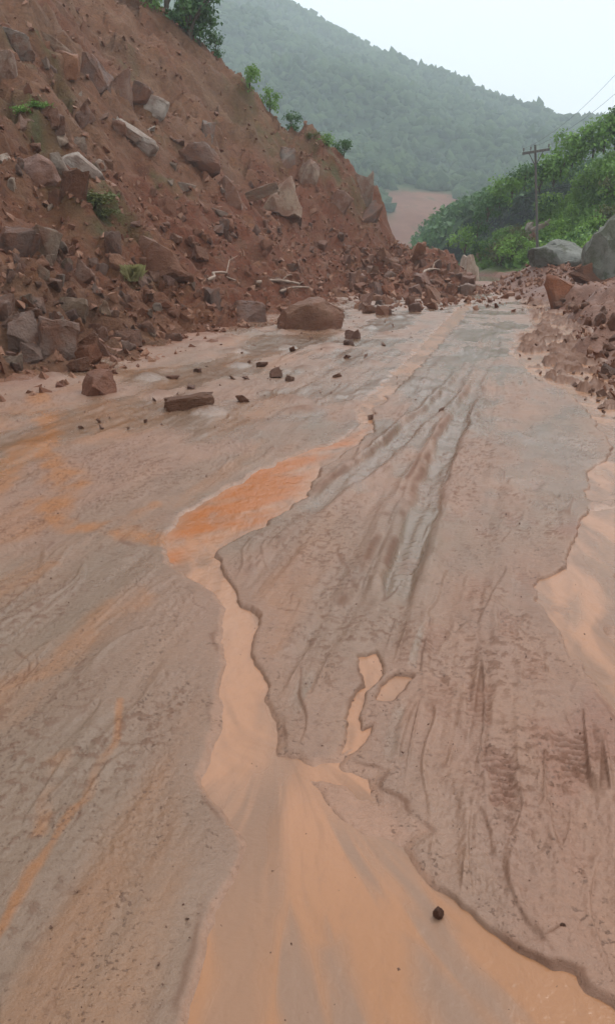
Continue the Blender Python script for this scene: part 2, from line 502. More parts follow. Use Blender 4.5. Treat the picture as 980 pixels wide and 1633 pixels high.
SHOALS = [px2g(p) for p in (
    [(505, 1500), (545, 1480), (575, 1560), (600, 1650), (520, 1650)],
    [(640, 1480), (690, 1500), (760, 1570), (830, 1650), (690, 1650)],
    [(470, 1500), (480, 1500), (490, 1650), (460, 1650)],
    [(900, 960), (925, 940), (930, 985), (910, 1005)],
    [(945, 900), (965, 890), (985, 1000), (975, 1010)])]
POOL = px2g([(250, 900), (258, 855), (290, 815), (330, 788), (400, 748), (470, 720), (540, 698), (592, 678), (560, 715), (505, 745), (488, 780), (430, 830), (370, 856), (320, 870), (290, 900)])
OCHRE = [(px2g(p), w, s) for p, w, s in (
    ([(62, 640), (80, 665), (82, 690), (60, 715), (100, 745), (112, 775), (75, 802), (80, 825), (130, 838), (200, 850), (262, 858)], 0.13, 0.9),
    ([(-40, 790), (0, 752), (40, 712), (85, 695)], 0.16, 0.75),
    ([(-40, 690), (0, 668), (40, 660)], 0.25, 0.45),
    ([(150, 650), (190, 660), (170, 690), (110, 700)], 0.3, 0.4),
    ([(200, 828), (250, 806)], 0.05, 0.6),
    ([(-30, 860), (20, 850), (60, 830)], 0.12, 0.45),
    ([(-30, 1120), (0, 1092), (60, 1062), (120, 1030), (180, 985), (215, 950)], 0.10, 0.42),
    ([(-30, 960), (30, 930), (90, 900)], 0.05, 0.45),
    ([(-20, 1510), (20, 1450), (55, 1385), (100, 1310), (150, 1235), (180, 1180), (192, 1120)], 0.014, 0.6),
    ([(60, 1330), (75, 1285), (90, 1255)], 0.02, 0.45),
    ([(100, 1230), (105, 1205)], 0.03, 0.5))]
RUTS = [(px2g(p), w, dp, wt) for p, w, dp, wt in (
    ([(470, 830), (520, 790), (600, 735), (670, 670), (730, 615), (765, 570), (785, 520), (790, 480)], 0.11, 0.036, 1.0),
    ([(625, 985), (645, 900), (672, 820), (700, 740), (735, 665), (765, 600), (785, 560), (795, 500)], 0.10, 0.030, 1.0),
    ([(545, 1030), (585, 960), (620, 880), (665, 790), (705, 700)], 0.10, 0.018, 0.1),
    ([(470, 1110), (520, 1030), (570, 940), (610, 870)], 0.09, 0.012, 0.1),
    ([(700, 1180), (715, 1050), (735, 930), (760, 820), (780, 720)], 0.14, 0.010, 0.0),
    ([(395, 950), (440, 900), (500, 840), (540, 800)], 0.08, 0.014, 0.3))]
PALE = [px2g(p) for p in (
    [(600, 950), (640, 940), (645, 985), (618, 1010), (600, 990)], [(632, 885), (672, 850), (680, 890), (650, 930), (630, 920)],
    [(640, 560), (700, 510), (770, 478), (800, 500), (806, 560), (790, 620), (770, 640), (700, 620), (640, 640)],
    [(870, 620), (905, 630), (950, 690), (965, 720), (930, 740), (900, 730), (870, 690), (880, 660)],
    [(380, 480), (480, 470), (570, 482), (590, 500), (540, 530), (420, 540), (350, 530)],
    [(450, 600), (560, 560), (650, 560), (600, 620), (520, 640), (440, 650)])]
PRINTS = [(910, 1200, 0.05, 1.0), (798, 1240, 0.02, 0.9), (763, 1120, 0.1, 0.6), (690, 1020, 0.2, 0.5), (810, 1000, 0.15, 0.5),
          (850, 1060, 0.1, 0.4), (760, 940, 0.2, 0.5), (840, 930, 0.15, 0.4), (720, 825, 0.2, 0.6), (815, 830, 0.2, 0.7), (855, 775, 0.2, 0.5),
          (650, 900, 0.15, 0.5), (700, 1110, 0.1, 0.4), (905, 1330, 0.0, 0.25), (800, 1350, 0.0, 0.2)]

def mud_fields(X, Y):
    a = {}
    u = X * math.cos(AZ) - Y * math.sin(AZ)
    v = X * math.sin(AZ) + Y * math.cos(AZ)
    base = 0.012 * fbm(X * 0.5, Y * 0.35, 3, 101)
    z = base.copy()
    rag = 0.013 + 0.0035 * np.minimum(Y, 30)
    wx = X + rag * fbm(X * 5, Y * 4, 4, 111, 0.55)
    wy = Y + rag * 1.5 * fbm(X * 5 + 31, Y * 4, 4, 113, 0.55)
    s_main = sdf_poly(STREAM, wx, wy)
    s_main = s_main - 0.09 * sstep(7, 15, Y) * (s_main < 0.95)
    s_p = np.full(X.shape, 1.0)
    for P in PUDDLES: s_p = np.minimum(s_p, sdf_poly(P, wx, wy))
    s_r = sdf_poly(RSTREAM, wx, wy)
    s_p = s_p - 0.010
    s = np.minimum(np.minimum(s_main, s_p), s_r)
    # mud sheets: long flow wrinkles, low swells and crumbs
    out = sstep(0.0, 0.12, s)
    z += out * 0.013 * fbm(u * 2.2, v * 0.55, 4, 121)
    z += out * 0.0042 * fbm(u * 9, v * 1.4, 4, 123, 0.6)
    z += 0.5 * out * 0.0022 * fbm(X * 14, Y * 9, 4, 125, 0.6)
    rough_patch = sstep(0.0, 0.5, fbm(u * 1.3, v * 0.7, 3, 127))
    z += out * rough_patch * 0.006 * np.abs(fbm(X * 26, Y * 18, 3, 129, 0.65))
    wr = fbm(u * 3.2 + 0.5 * fbm(X, Y, 2, 3), v * 0.5, 3, 133)      # torn flow edges
    tear = sstep(0.0, 0.035, wr) * (1 - sstep(0.035, 0.30, wr))
    tear = tear * sstep(0.05, 0.4, fbm(X * 1.1, Y * 0.7, 3, 135))
    z += out * 0.010 * tear
    vein = np.abs(fbm(u * 2.3 + 0.6 * fbm(X * 2, Y * 1.4, 3, 139), v * 0.9, 4, 138, 0.6))
    vein = sstep(0.045, 0.0, vein) * sstep(0.0, 0.45, fbm(X * 2.1, Y * 1.5, 4, 136, 0.6)) * (1 - sstep(6, 12, Y))
    grit = sstep(0.24, 0.42, fbm(X * 20, Y * 24, 4, 132, 0.65)) * sstep(-0.2, 0.35, fbm(u * 1.8, v * 0.8, 4, 134, 0.6)) * (1 - sstep(7, 14, Y))
    z += out * 0.004 * grit
    z -= out * 0.005 * vein
    # the slab right of the main stream stands proud where the water has undercut it; the left shore shelves gently
    _, sgn, _, _ = dist_line(CENTRE, X, Y, 1.2)
    right = ((sgn < 0) | (s_main > 0.9)).astype(float)
    z += (0.002 + 0.007 * right) * sstep(0.0, 0.015, s) * (1 - sstep(0.03, 0.9, s)) * (0.5 + 0.9 * np.clip(fbm(X * 3, Y * 2, 3, 137), -0.4, 1))
    dark = np.maximum(0.75 * vein, 0.62 * grit) * out
    dark = np.maximum(dark, 0.75 * out * sstep(0.0, 0.025, wr) * (1 - sstep(0.03, 0.10, wr)) * sstep(0.1, 0.45, fbm(X * 2.2, Y * 1.6, 4, 140, 0.6)) * (1 - sstep(7, 13, Y)))
    # tyre ruts with squeezed-up rims
    wet = np.zeros(X.shape)
    for P, w, dp, wt in RUTS:
        dd, sg, al, L = dist_line(P, X + 0.05 * fbm(X * 1.5, Y * 0.8, 3, 141), Y, 0.8)
        endf = sstep(0, 0.5, al) * sstep(0, 1.5, L - al) * (1 - 0.55 * sstep(6, 13, Y))
        br = 0.8 + 0.35 * np.clip(fbm(X * 4, Y * 2.5, 3, 143), -1, 1)
        groove = 1 - sstep(w * 0.55, w, dd)
        rim = np.exp(-((dd - w * 1.25) / (w * 0.35)) ** 2)
        tread = groove * 0.006 * np.clip(fbm(X * 3, Y * 1.6, 3, 149) + 0.25, 0, 1) * np.sin(al * 2 * math.pi / 0.085 + 3 * sg * dd / w) * (dp > 0.02)
        z += out * endf * (-dp * groove * br + 0.6 * dp * rim * br * (1 + 0.9 * (sg > 0)) + tread)
        wet = np.maximum(wet, endf * groove * wt * (0.75 + 0.7 * np.clip(fbm(X * 2, Y * 0.8, 3, 145) + 0.3, 0, 1)))
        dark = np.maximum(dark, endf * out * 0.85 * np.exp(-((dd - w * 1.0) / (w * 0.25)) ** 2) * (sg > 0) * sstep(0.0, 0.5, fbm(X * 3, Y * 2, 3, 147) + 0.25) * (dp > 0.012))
    rust = np.zeros(X.shape)
    # long parallel wheel lines along the road over the centre slab
    mid = sstep(0.0, 0.15, s) * ((sgn < 0) | (Y > 9)) * (X > -0.4 + 0.0 * Y) * (1 - sstep(14, 24, Y))
    lu = u + 0.035 * fbm(u * 2, v * 0.5, 3, 301)
    ln = fbm(lu * 5.5, v * 0.10 + 4, 3, 303)
    z += mid * 0.011 * fbm(lu * 8, v * 0.16, 3, 305)
    brk = sstep(-0.25, 0.3, fbm(X * 3.2, Y * 1.9, 4, 307, 0.6))
    edge = sstep(0.0, 0.02, ln) * (1 - sstep(0.03, 0.13, ln))
    z += mid * 0.012 * edge * brk
    dark = np.maximum(dark, 0.75 * mid * sstep(-0.035, -0.005, ln) * (1 - sstep(0.0, 0.03, ln)) * brk * sstep(0.0, 0.3, fbm(X * 1.4, Y * 0.8, 3, 309) + 0.15))
    wet = np.maximum(wet, 0.8 * mid * sstep(-0.12, -0.2, ln) * sstep(-0.1, 0.4, fbm(X * 1.5, Y * 0.7, 3, 311)))
    # boot prints
    for px, py, an, dpt in PRINTS:
        gx, gy = px2g([(px, py)])[0]
        sel = (np.abs(X - gx) < 0.3) & (np.abs(Y - gy) < 0.3)
        if not sel.any(): continue
        lx = (X[sel] - gx) * math.cos(an + AZ * 0.5) - (Y[sel] - gy) * math.sin(an + AZ * 0.5)
        ly = (X[sel] - gx) * math.sin(an + AZ * 0.5) + (Y[sel] - gy) * math.cos(an + AZ * 0.5)
        hw = np.where(ly > 0.02, 0.052, np.where(ly < -0.06, 0.042, 0.040))
        r = np.maximum(np.abs(lx) / hw, np.abs(ly) / 0.145)
        body = 1 - sstep(0.7, 1.1, r + 0.3 * fbm(X[sel] * 30, Y[sel] * 30, 2, 151))
        lug = 0.5 + 0.5 * np.sin(ly * 2 * math.pi / 0.034 + 2.2 * np.abs(lx) / 0.05)
        lug = sstep(0.25, 0.75, lug + 0.35 * fbm(X[sel] * 22, Y[sel] * 22, 2, 153))
        z[sel] += dpt * (-0.013 * body + 0.010 * body * lug + 0.006 * np.exp(-((r - 1.2) / 0.2) ** 2))
        dark[sel] = np.maximum(dark[sel], 0.5 * dpt * body * (1 - lug)); rust[sel] = np.maximum(rust[sel], 0.35 * dpt * body)
    # streams cut a few centimetres into the mud
    inside = 1 - sstep(-0.016 - 0.06 * (1 - right) - 0.10 * np.clip(fbm(X * 1.8, Y * 1.5, 3, 159), 0, 1), 0.003, s)
    z = z * (1 - inside) + (base - 0.042) * inside
    bar = np.zeros(X.shape)
    for P in BARS: bar = np.maximum(bar, 1 - sstep(-0.07, 0.02, sdf_poly(P, X + 0.9 * (wx - X), Y + 0.9 * (wy - Y), 0.4) + 0.02 * fbm(X * 6, Y * 4, 3, 160)))
    z = z + inside * bar * (0.0312 + 0.0048 * fbm(X * 5, Y * 3, 3, 161) + 0.0015 * fbm(X * 22, Y * 12, 3, 163))
    # churned clods standing in the right-hand water
    ch = 1 - sstep(-0.25, 0.1, sdf_poly(CHURN, X, Y, 1.5))
    f1, f2, cid = worley(X * 1.7 + 0.6 * fbm(X * 2, Y * 2, 3, 7), Y * 1.0 + 0.5 * fbm(X * 2 + 5, Y * 2, 3, 9), 171)
    cl = (0.50 - f1) * (0.5 + cid) + 0.30 * fbm(X * 2.6, Y * 1.7, 4, 173, 0.6) - 0.06
    z = z * (1 - ch) + ch * (base - 0.022 + 0.15 * sstep(-0.08, 0.40, cl) - 0.056 + 0.05 * fbm(X * 7, Y * 5, 4, 175, 0.6))
    dark = np.maximum(dark, ch * sstep(-0.012, 0.03, z - base) * (0.85 + 0.3 * fbm(X * 4, Y * 3, 3, 176)))
    # small islands in the right-hand water
    isl = fbm(X * 2.6, Y * 2.2, 4, 177) - 0.42
    z = np.where((s_r < 0) & (ch < 0.5), np.maximum(z, base - 0.018 + 0.05 * np.clip(isl, -1, 0.5)), z)
    # lumps left on the far-left flat
    flat = sstep(5.5, 9, Y) * (1 - sstep(25, 34, Y)) * out * (1 - sstep(-0.4, 1.2, X - (0.10 * Y)))
    f1, f2, cid = worley(X * 1.3, Y * 1.0, 181)
    z += flat * 0.10 * np.clip(0.30 - f1, 0, 1) * (cid > 0.62) * 2.0
    dark = np.maximum(dark, flat * 0.5 * sstep(0.28, 0.1, f1) * (cid > 0.62))
    # gentle rise towards the slide
    Df = X - foot_x(Y)
    z += 0.10 * (1 - sstep(0.0, 2.2, Df))
    # bank lip: darker broken line along the stream edge
    lip = np.exp(-((s - 0.004) / 0.009) ** 2) * (0.75 + 0.25 * right) * sstep(0.0, 0.5, fbm(X * 5, Y * 3, 3, 185))
    dark = np.maximum(dark, 0.85 * lip)
    for P in PALE:
        pm = 1 - sstep(-0.5, 0.25, sdf_poly(P, X, Y, 2.0) + 0.45 * fbm(X * 1.2, Y * 0.6, 3, 191))
        wet = np.maximum(wet, 0.9 * pm * (0.6 + 0.6 * fbm(X * 2.5, Y * 0.9, 3, 193)))
    wet = np.maximum(wet, 0.95 * sstep(0.05 - 0.2 * sstep(4, 7, Y), 0.5 - 0.15 * sstep(4, 7, Y), fbm(u * 0.9, v * 0.45, 4, 195)) * (0.25 + 0.75 * sstep(3, 7, Y)))
    wet = wet * (1 - bar * inside * 0.7)
    wet = np.clip(wet * (1 - 0.9 * ch), 0, 1)
    grey = np.clip(sstep(1.2, -0.6, X + 0.25 * Y) * (1 - sstep(2.0, 5.5, Y)) * 1.0 + wet * 0.8 + 0.8 * sstep(0.1, 0.6, fbm(u * 0.8, v * 0.3, 3, 197)) * 0.6, 0, 1) * (1 - bar * inside)
    ochre = np.zeros(X.shape)
    for P, w, stg in OCHRE:
        dd, sg, al, L = dist_line(P, X + (0.5 * w + 0.02) * fbm(X * 4, Y * 3, 4, 201), Y + (0.5 * w + 0.02) * fbm(X * 4 + 9, Y * 3, 4, 203), 3 * w + 0.1)
        ochre = np.maximum(ochre, stg * (1 - sstep(w * 0.3, w * 1.5, dd)) * np.clip(0.85 + 0.9 * fbm(u * 7, v * 2.2, 4, 205), 0, 1))
    ochre = np.maximum(ochre, 0.30 * sstep(0.1, 0.7, fbm(u * 2.6, v * 0.45, 4, 207)) * sstep(0.6, -0.4, X) * out)
    silt = np.maximum(0.75 * (1 - sstep(-0.02, 0.006, s)) * (1 - bar), 0.85 * bar * inside)
    silt = np.maximum(silt, 0.14 * np.exp(-np.maximum(s, 0) / 0.05) * sstep(-0.2, 0.4, fbm(X * 3, Y * 2, 3, 209)))
    silt = np.maximum(silt, 0.28 * sstep(0.1, 0.6, fbm(u * 1.7, v * 0.6, 4, 211)) * sstep(0.2, 1.0, X) * (Y < 12))
    silt *= (1 - ch * sstep(-0.12, 0.05, cl))
    clay = np.clip(0.85 * (1 - sstep(-0.4, 0.9, Df + 0.5 * fbm(X, Y, 3, 213))) + 0.20 * ch * sstep(0, 0.2, cl), 0, 1)
    clay = np.maximum(clay, rust)
    clay = np.maximum(clay, 0.9 * sstep(34, 40, Y) * (1 - sstep(46, 48, Y)))
    clay = np.maximum(clay, 0.45 * sstep(0.35, 0.75, fbm(u * 2.0, v * 0.9, 3, 215)) * sstep(0, 1, X) * (Y < 5))
    green = sstep(78, 92, Y)
    road = sstep(45, 48, Y) * (1 - sstep(74, 80, Y))
    wet = np.maximum(wet, 0.9 * road); grey = np.maximum(grey, road)
    clay = clay * (1 - road)
    a.update(dark=np.clip(dark, 0, 1), wet=wet, grey=grey, ochre=ochre, silt=np.clip(silt, 0, 1), clay=clay, green=green)
    return z, a, s, base, ch, bar, cl

# fan-shaped sheet: fine close to where one stands, coarse towards the horizon
ys = [0.55]
while ys[-1] < 760:
    y = ys[-1]
    if y < 70: st = min(CAM_H * (1 + (y / CAM_H) ** 2) * 0.0014, 0.0074 * y)
    else: st = 0.08 * y
    ys.append(y + st)
ys = np.array([-4, -3, -2, -1.2, -0.6, -0.2, 0.1, 0.3, 0.45] + ys)
outer = 0.46 + 0.64 * np.linspace(0, 1, 52)[1:] ** 2.2
tx = np.concatenate([-outer[::-1], np.linspace(-0.46, 0.46, 545), outer])
Yg = np.repeat(ys[:, None], len(tx), 1)
rad = np.clip(Yg + 0.15, 0.7, 420)
Xg = np.sign(tx)[None, :] * (np.minimum(np.abs(tx), 0.46)[None, :] * rad + np.maximum(np.abs(tx) - 0.46, 0)[None, :] * np.minimum(rad + 7, 420))
zg, att, sd, base, churn, barm, clod = mud_fields(Xg, Yg)
zg = zg - sstep(75, 140, Yg) * 3.0
V = np.stack([Xg, Yg, zg], -1).reshape(-1, 3)
F = grid_faces(len(ys), len(tx))
ground = link('mud_ground', np_mesh('mud_ground', V, F, True, {k: v.ravel() for k, v in att.items()}), M['mud'])
tag(ground, 'wet mauve-brown mud covering the road', kind='structure')

# water sheet in the same cut channels
zw = base - 0.0135 + 0.0010 * fbm(Xg * 9, Yg * 4, 2, 221)
keep = ((sd < 0.05) | (churn > 0.2)) & (Yg < 45)
kf = keep.ravel()[F].all(1)
Fw = F[kf]
used = np.unique(Fw)
remap = np.full(len(V), -1); remap[used] = np.arange(len(used))
streak = np.clip(0.5 + 1.4 * fbm(Xg * 5 + 1.5 * fbm(Xg * 0.8, Yg * 0.8, 2, 3), Yg * 0.9, 4, 223), 0, 1)
x0, y0 = px2g([(440, 1215)])[0]
th = np.arctan2(Xg - x0, np.maximum(y0 + 0.25 - Yg, 0.02)); rr = np.hypot(Xg - x0, Yg - y0 - 0.25)
fan = sstep(y0 + 0.1, y0 - 0.25, Yg)
fs = fbm(th * 7 + 0.3 * fbm(Xg * 3, Yg * 3, 2, 5), rr * 0.9, 4, 321, 0.6)
streak = streak * (1 - fan) + fan * np.clip(0.45 + 1.5 * fs, 0, 1)
fine_fl = fbm(Xg * 16 + 3 * fbm(Xg * 1.6, Yg * 1.2, 3, 323), Yg * 2.6, 3, 325)
streak = np.clip(streak + 0.45 * fine_fl * (1 - fan) + 0.25 * fan * fbm(th * 30, rr * 2, 3, 327), 0, 1)
pool = 1 - sstep(-0.14, 0.06, sdf_poly(POOL, Xg, Yg, 0.6))
uu = Xg * math.cos(0.9) - Yg * math.sin(0.9); vv = Xg * math.sin(0.9) + Yg * math.cos(0.9)
orange = np.clip(pool * (0.80 + 1.0 * fbm(uu * 4.5, vv * 1.3, 4, 225)), 0, 1)
shoal = np.zeros(Xg.shape)
for P in SHOALS: shoal = np.maximum(shoal, 0.85 * (1 - sstep(-0.06, 0.03, sdf_poly(P, Xg + 0.02 * fbm(Xg * 6, Yg * 4, 3, 227), Yg, 0.4))))
shoal = np.maximum(shoal, 0.8 * fan * sstep(0.12, 0.55, fbm(th * 4.5 + 2, rr * 0.7, 4, 329, 0.55)) * sstep(0.35, 0.7, rr))
shoal = np.maximum(shoal, 0.5 * sstep(0.3, 0.7, fbm(Xg * 3.0, Yg * 0.8, 4, 229)) * (1 - sstep(5, 8, Yg)))
near = sstep(2.2, 1.4, Yg)
Vw = np.stack([Xg, Yg, zw], -1).reshape(-1, 3)[used]
wat = link('muddy_water', np_mesh('muddy_water', Vw, remap[Fw], True, dict(streak=streak.ravel()[used], orange=orange.ravel()[used], shoal=shoal.ravel()[used], near=near.ravel()[used])), M['water'])
tag(wat, 'peach and orange silty runoff water', kind='structure')

# ------------------------------------------------------------------ landslide slope
ysl = [4.0]
while ysl[-1] < 62: ysl.append(ysl[-1] + min(0.0062 * ysl[-1], 0.24))
ysl = np.array(ysl)
Dsl = np.concatenate([np.linspace(-7.5, 6, 230)[:-1], np.linspace(6, 16, 130)[:-1], np.linspace(16, 34, 60)])
Ys = np.repeat(ysl[:, None], len(Dsl), 1)
Xs = foot_x(Ys) - Dsl[None, :]
Zs = slope_h(Xs, Ys)
Dd = np.repeat(Dsl[None, :], len(ysl), 0)
red = np.clip(sstep(10, 20, Ys) * (1 - sstep(3.8, 6.8, Dd + 1.2 * fbm(Xs * 0.4, Ys * 0.4, 3, 231))) + 0.8 * sstep(0.0, 0.5, fbm(Ys * 0.5, Dd * 0.12, 3, 233)) * sstep(4, 8, Dd) * 0.75, 0, 1)
moss = 0.75 * sstep(0.38, 0.7, fbm(Xs * 0.5 + 20, Ys * 0.5, 4, 235)) * sstep(2.5, 5, Dd)
def spot(px, py, r):
    p = hit(px, py)
    return np.exp(-(((Xs - p[0]) / r) ** 2 + ((Ys - p[1]) / r) ** 2))

# ------------------------------------------------------------------ find where a view line meets the land
def land(x, y):
    x = np.asarray(x, float); y = np.asarray(y, float)
    return np.maximum(np.maximum(slope_h(x, y), right_h(x, y)), 0.0)

TT = np.concatenate([np.arange(1.3, 12, 0.04), np.arange(12, 90, 0.12)])
def project(p):
    x, y, z = p[0], p[1], p[2] - CAM_H
    dp = y * math.cos(PITCH) - z * math.sin(PITCH); up = y * math.sin(PITCH) + z * math.cos(PITCH)
    return CX + FPX * x / dp, CY - FPX * up / dp

def hit(px, py):
    r = ray(px, py)
    P = np.array([0, 0, CAM_H])[None] + TT[:, None] * r[None]
    g = P[:, 2] - land(P[:, 0], P[:, 1])
    k = np.argmax(g < 0)
    if g[k] >= 0: return None
    t0, t1, g0, g1 = TT[k - 1], TT[k], g[k - 1], g[k]
    t = t0 + (t1 - t0) * g0 / (g0 - g1)
    return np.array([0, 0, CAM_H]) + t * r

for px, py, r, s in ((155, 325, 1.3, 1.0), (40, 178, 1.0, 0.8), (420, 215, 1.5, 0.7), (540, 275, 1.6, 0.9), (470, 230, 1.2, 0.7), (130, 300, 1, 0.6), (210, 438, 0.5, 0.6)):
    moss = np.maximum(moss, s * spot(px, py, r))
moss = np.clip(moss * (0.6 + 0.8 * fbm(Xs * 2, Ys * 2, 3, 237)), 0, 1)
slope = link('landslide_slope', np_mesh('landslide_slope', np.stack([Xs, Ys, Zs], -1).reshape(-1, 3), grid_faces(len(ysl), len(Dsl))[:, ::-1], True,
             dict(red=red.ravel(), moss=moss.ravel())), M['slope'])
tag(slope, 'raw red-brown earth slope left by the landslide', kind='structure')

# right-hand bank and hillside
yr = [6.0]
while yr[-1] < 95: yr.append(yr[-1] + min(0.008 * yr[-1], 0.5))
yr = np.array(yr)
Dr = np.concatenate([np.linspace(-3.0, 5, 130)[:-1], np.linspace(5, 60, 110)])
Yr = np.repeat(yr[:, None], len(Dr), 1)
Xr = right_foot(Yr) + Dr[None, :]
Zr = right_h(Xr, Yr)
hillgreen = sstep(1.2, 3.6, np.repeat(Dr[None, :], len(yr), 0) + 0.8 * fbm(Xr * 0.4, Yr * 0.4, 3, 241)) * sstep(33, 38, Yr)
hillgreen = np.maximum(hillgreen, sstep(46, 52, Yr) * sstep(0.3, 1.3, np.repeat(Dr[None, :], len(yr), 0)))

def mat_hill():
    t = NT('hillside_earth')
    n1 = t.noise(0.8, 6, 0.65); n2 = t.noise(7, 6, 0.7)
    c = t.mix(t.ramp(n1, 0.35, 0.65), (0.155, 0.066, 0.042), (0.20, 0.098, 0.066))
    c = t.mix(t.ramp(n2, 0.4, 0.7, 0, 0.6), c, (0.11, 0.052, 0.036))
    g = t.mix(t.ramp(n2, 0.35, 0.65), (0.06, 0.10, 0.026), (0.12, 0.155, 0.05))
    c = t.mix(t.math('MULTIPLY', t.attr('grass'), t.ramp(t.noise(0.5, 5, 0.6), 0.3, 0.42)), c, g)
    return t.done(c, t.ramp(n1, 0.3, 0.7, 0.45, 0.8), t.bump(n2, 0.8, 0.08), 0.4)
M['hill'] = mat_hill()
hill = link('hillside', np_mesh('hillside', np.stack([Xr, Yr, Zr], -1).reshape(-1, 3), grid_faces(len(yr), len(Dr)), True, dict(grass=hillgreen.ravel())), M['hill'])
tag(hill, 'red mud bank and green hillside right of the road', kind='structure')

# ------------------------------------------------------------------ far mountain with forest, and a nearer spur
def ridge_z(x):
    return np.interp(x, [-200, -120, -60, -23, 40, 100, 140, 175, 198, 240, 330, 460], [215, 206, 192, 178, 150, 122, 107, 96, 88, 74, 40, 10])

def mount_h(x, y):
    k = np.clip((y - 215) / 485.0, -0.3, 1)
    z = ridge_z(x + 6 * fbm(x * 0.01, y * 0.01, 2, 3)) * np.where(k > 0, k ** 0.95 if np.isscalar(k) else np.power(np.clip(k, 0, 1), 0.95), k)
    z = z + 14 * fbm(x * 0.011, y * 0.011, 4, 251) * sstep(240, 380, y) * (1 - 0.75 * sstep(600, 700, y))
    z = z - 0.5 * np.maximum(0, y - 700)
    return z - 2

def spur_h(x, y):
    D = x - np.interp(y, [100, 140, 200], [12.5, 17.0, 25.0]) + 2 * fbm(x * 0.05, y * 0.05, 3, 261)
    z = np.interp(D, [-20, 0, 3.7, 8.7, 18, 30, 90], [-10, 0, 6.3, 8.6, 11, 12, 14])
    return z - 0.5 * np.maximum(0, y - 160) - 2

def scar_mask(x, y):
    # bare red scar on the lower mountainside
    cx = np.interp(y, [222, 290], [27, 37]); hw = np.interp(y, [222, 245, 270, 290], [5, 9, 12.5, 9])
    return sstep(1.1, 0.9, np.abs(x - cx + 2.5 * fbm(x * 0.08, y * 0.05, 3, 271)) / hw) * sstep(218, 224, y) * (1 - sstep(280, 288, y + 5 * fbm(x * 0.08, y * 0.05, 3, 273)))

def mat_mount():
    t = NT('forested_ground')
    n = t.noise(0.05, 6, 0.65)
    c = t.mix(t.ramp(n, 0.35, 0.65), (0.02, 0.04, 0.016), (0.045, 0.075, 0.028))
    s = t.mix(t.ramp(t.noise(0.08, 6, 0.65), 0.35, 0.65), (0.125, 0.05, 0.034), (0.18, 0.085, 0.058))
    c = t.mix(t.math('MULTIPLY', t.attr('scar'), t.ramp(t.noise(0.12, 6, 0.7, stretch=(1.6, 0.6, 1)), 0.34, 0.5, 0.45, 1.0)), c, s)
    return t.done(c, 0.9, None, 0.1)
M['mount'] = mat_mount()
xm = np.linspace(-200, 430, 160); ym = np.linspace(200, 800, 150)
Ym, Xm = np.meshgrid(ym, xm, indexing='ij')
Zm = mount_h(Xm, Ym)
scar = scar_mask(Xm, Ym)
mtn = link('mountain', np_mesh('mountain', np.stack([Xm, Ym, Zm], -1).reshape(-1, 3), grid_faces(len(ym), len(xm)), True, dict(scar=scar.ravel())), M['mount'])
tag(mtn, 'steep forested mountain fading into mist behind the road', kind='structure')
xq = np.linspace(5, 120, 60); yq = np.linspace(95, 240, 70)
Yq, Xq = np.meshgrid(yq, xq, indexing='ij')
spur = link('wooded_spur', np_mesh('wooded_spur', np.stack([Xq, Yq, spur_h(Xq, Yq)], -1).reshape(-1, 3), grid_faces(len(yq), len(xq)), True, dict(scar=np.zeros(Xq.size))), M['mount'])
tag(spur, 'dark wooded spur in the valley behind the hillside', kind='structure')

def ico(sub):
    bm = bmesh.new(); bmesh.ops.create_icosphere(bm, subdivisions=sub, radius=1.0)
    v = np.array([x.co[:] for x in bm.verts]); f = np.array([[x.index for x in p.verts] for p in bm.faces]); bm.free()
    return v, f

def crowns(name, pts, sizes, mat, label, sub=1, flat=0.8):
    v0, f0 = ico(sub)
    variants = []
    for k in range(10):
        r = 1 + 0.38 * rng.standard_normal(len(v0)).clip(-1.4, 1.6)
        variants.append(v0 * r[:, None])
    VV, FF, TI = [], [], []
    off = 0
    for (x, y, z), s in zip(pts, sizes):
        v = variants[rng.integers(10)]
        a = rng.random() * 6.28
        c, sn = math.cos(a), math.sin(a)
        w = np.stack([v[:, 0] * c - v[:, 1] * sn, v[:, 0] * sn + v[:, 1] * c, v[:, 2] * flat * (0.8 + 0.6 * rng.random())], -1) * s
        VV.append(w + [x, y, z + s * 0.35]); FF.append(f0 + off); off += len(v)
        TI.append(np.full(len(v), rng.random()))
    o = link(name, np_mesh(name, np.concatenate(VV), np.concatenate(FF), True, dict(tint=np.concatenate(TI))), mat)
    return tag(o, label, kind='stuff')

def mat_canopy():
    t = NT('forest_canopy')
    c = t.mix(t.attr('tint'), (0.014, 0.032, 0.014), (0.06, 0.095, 0.034))
    c = t.mix(t.ramp(t.noise(0.02, 4, 0.6), 0.45, 0.62, 0, 0.6), c, (0.05, 0.085, 0.03))
    return t.done(c, 0.85, t.bump(t.noise(0.9, 4, 0.7), 1.0, 1.2), 0.1)
M['canopy'] = mat_canopy()
pts, sizes = [], []
for _ in range(30000):
    y = 225 + 500 * rng.random() ** 0.9
    lo, hi = max(-0.36 * y, -195), 0.42 * y
    x = lo + (hi - lo) * rng.random()
    if scar_mask(x, y) > 0.3: continue
    if x / y < -0.12 and y < 640: continue                              # hidden behind the slide
    pts.append((x, y, float(mount_h(x, y)))); sizes.append(rng.uniform(1.5, 3.6) * (0.72 + 0.4 * (y - 220) / 480))
    if len(pts) >= 12000: break
crowns('mountain_forest', pts, sizes, M['canopy'], 'misty dense forest covering the far mountain')
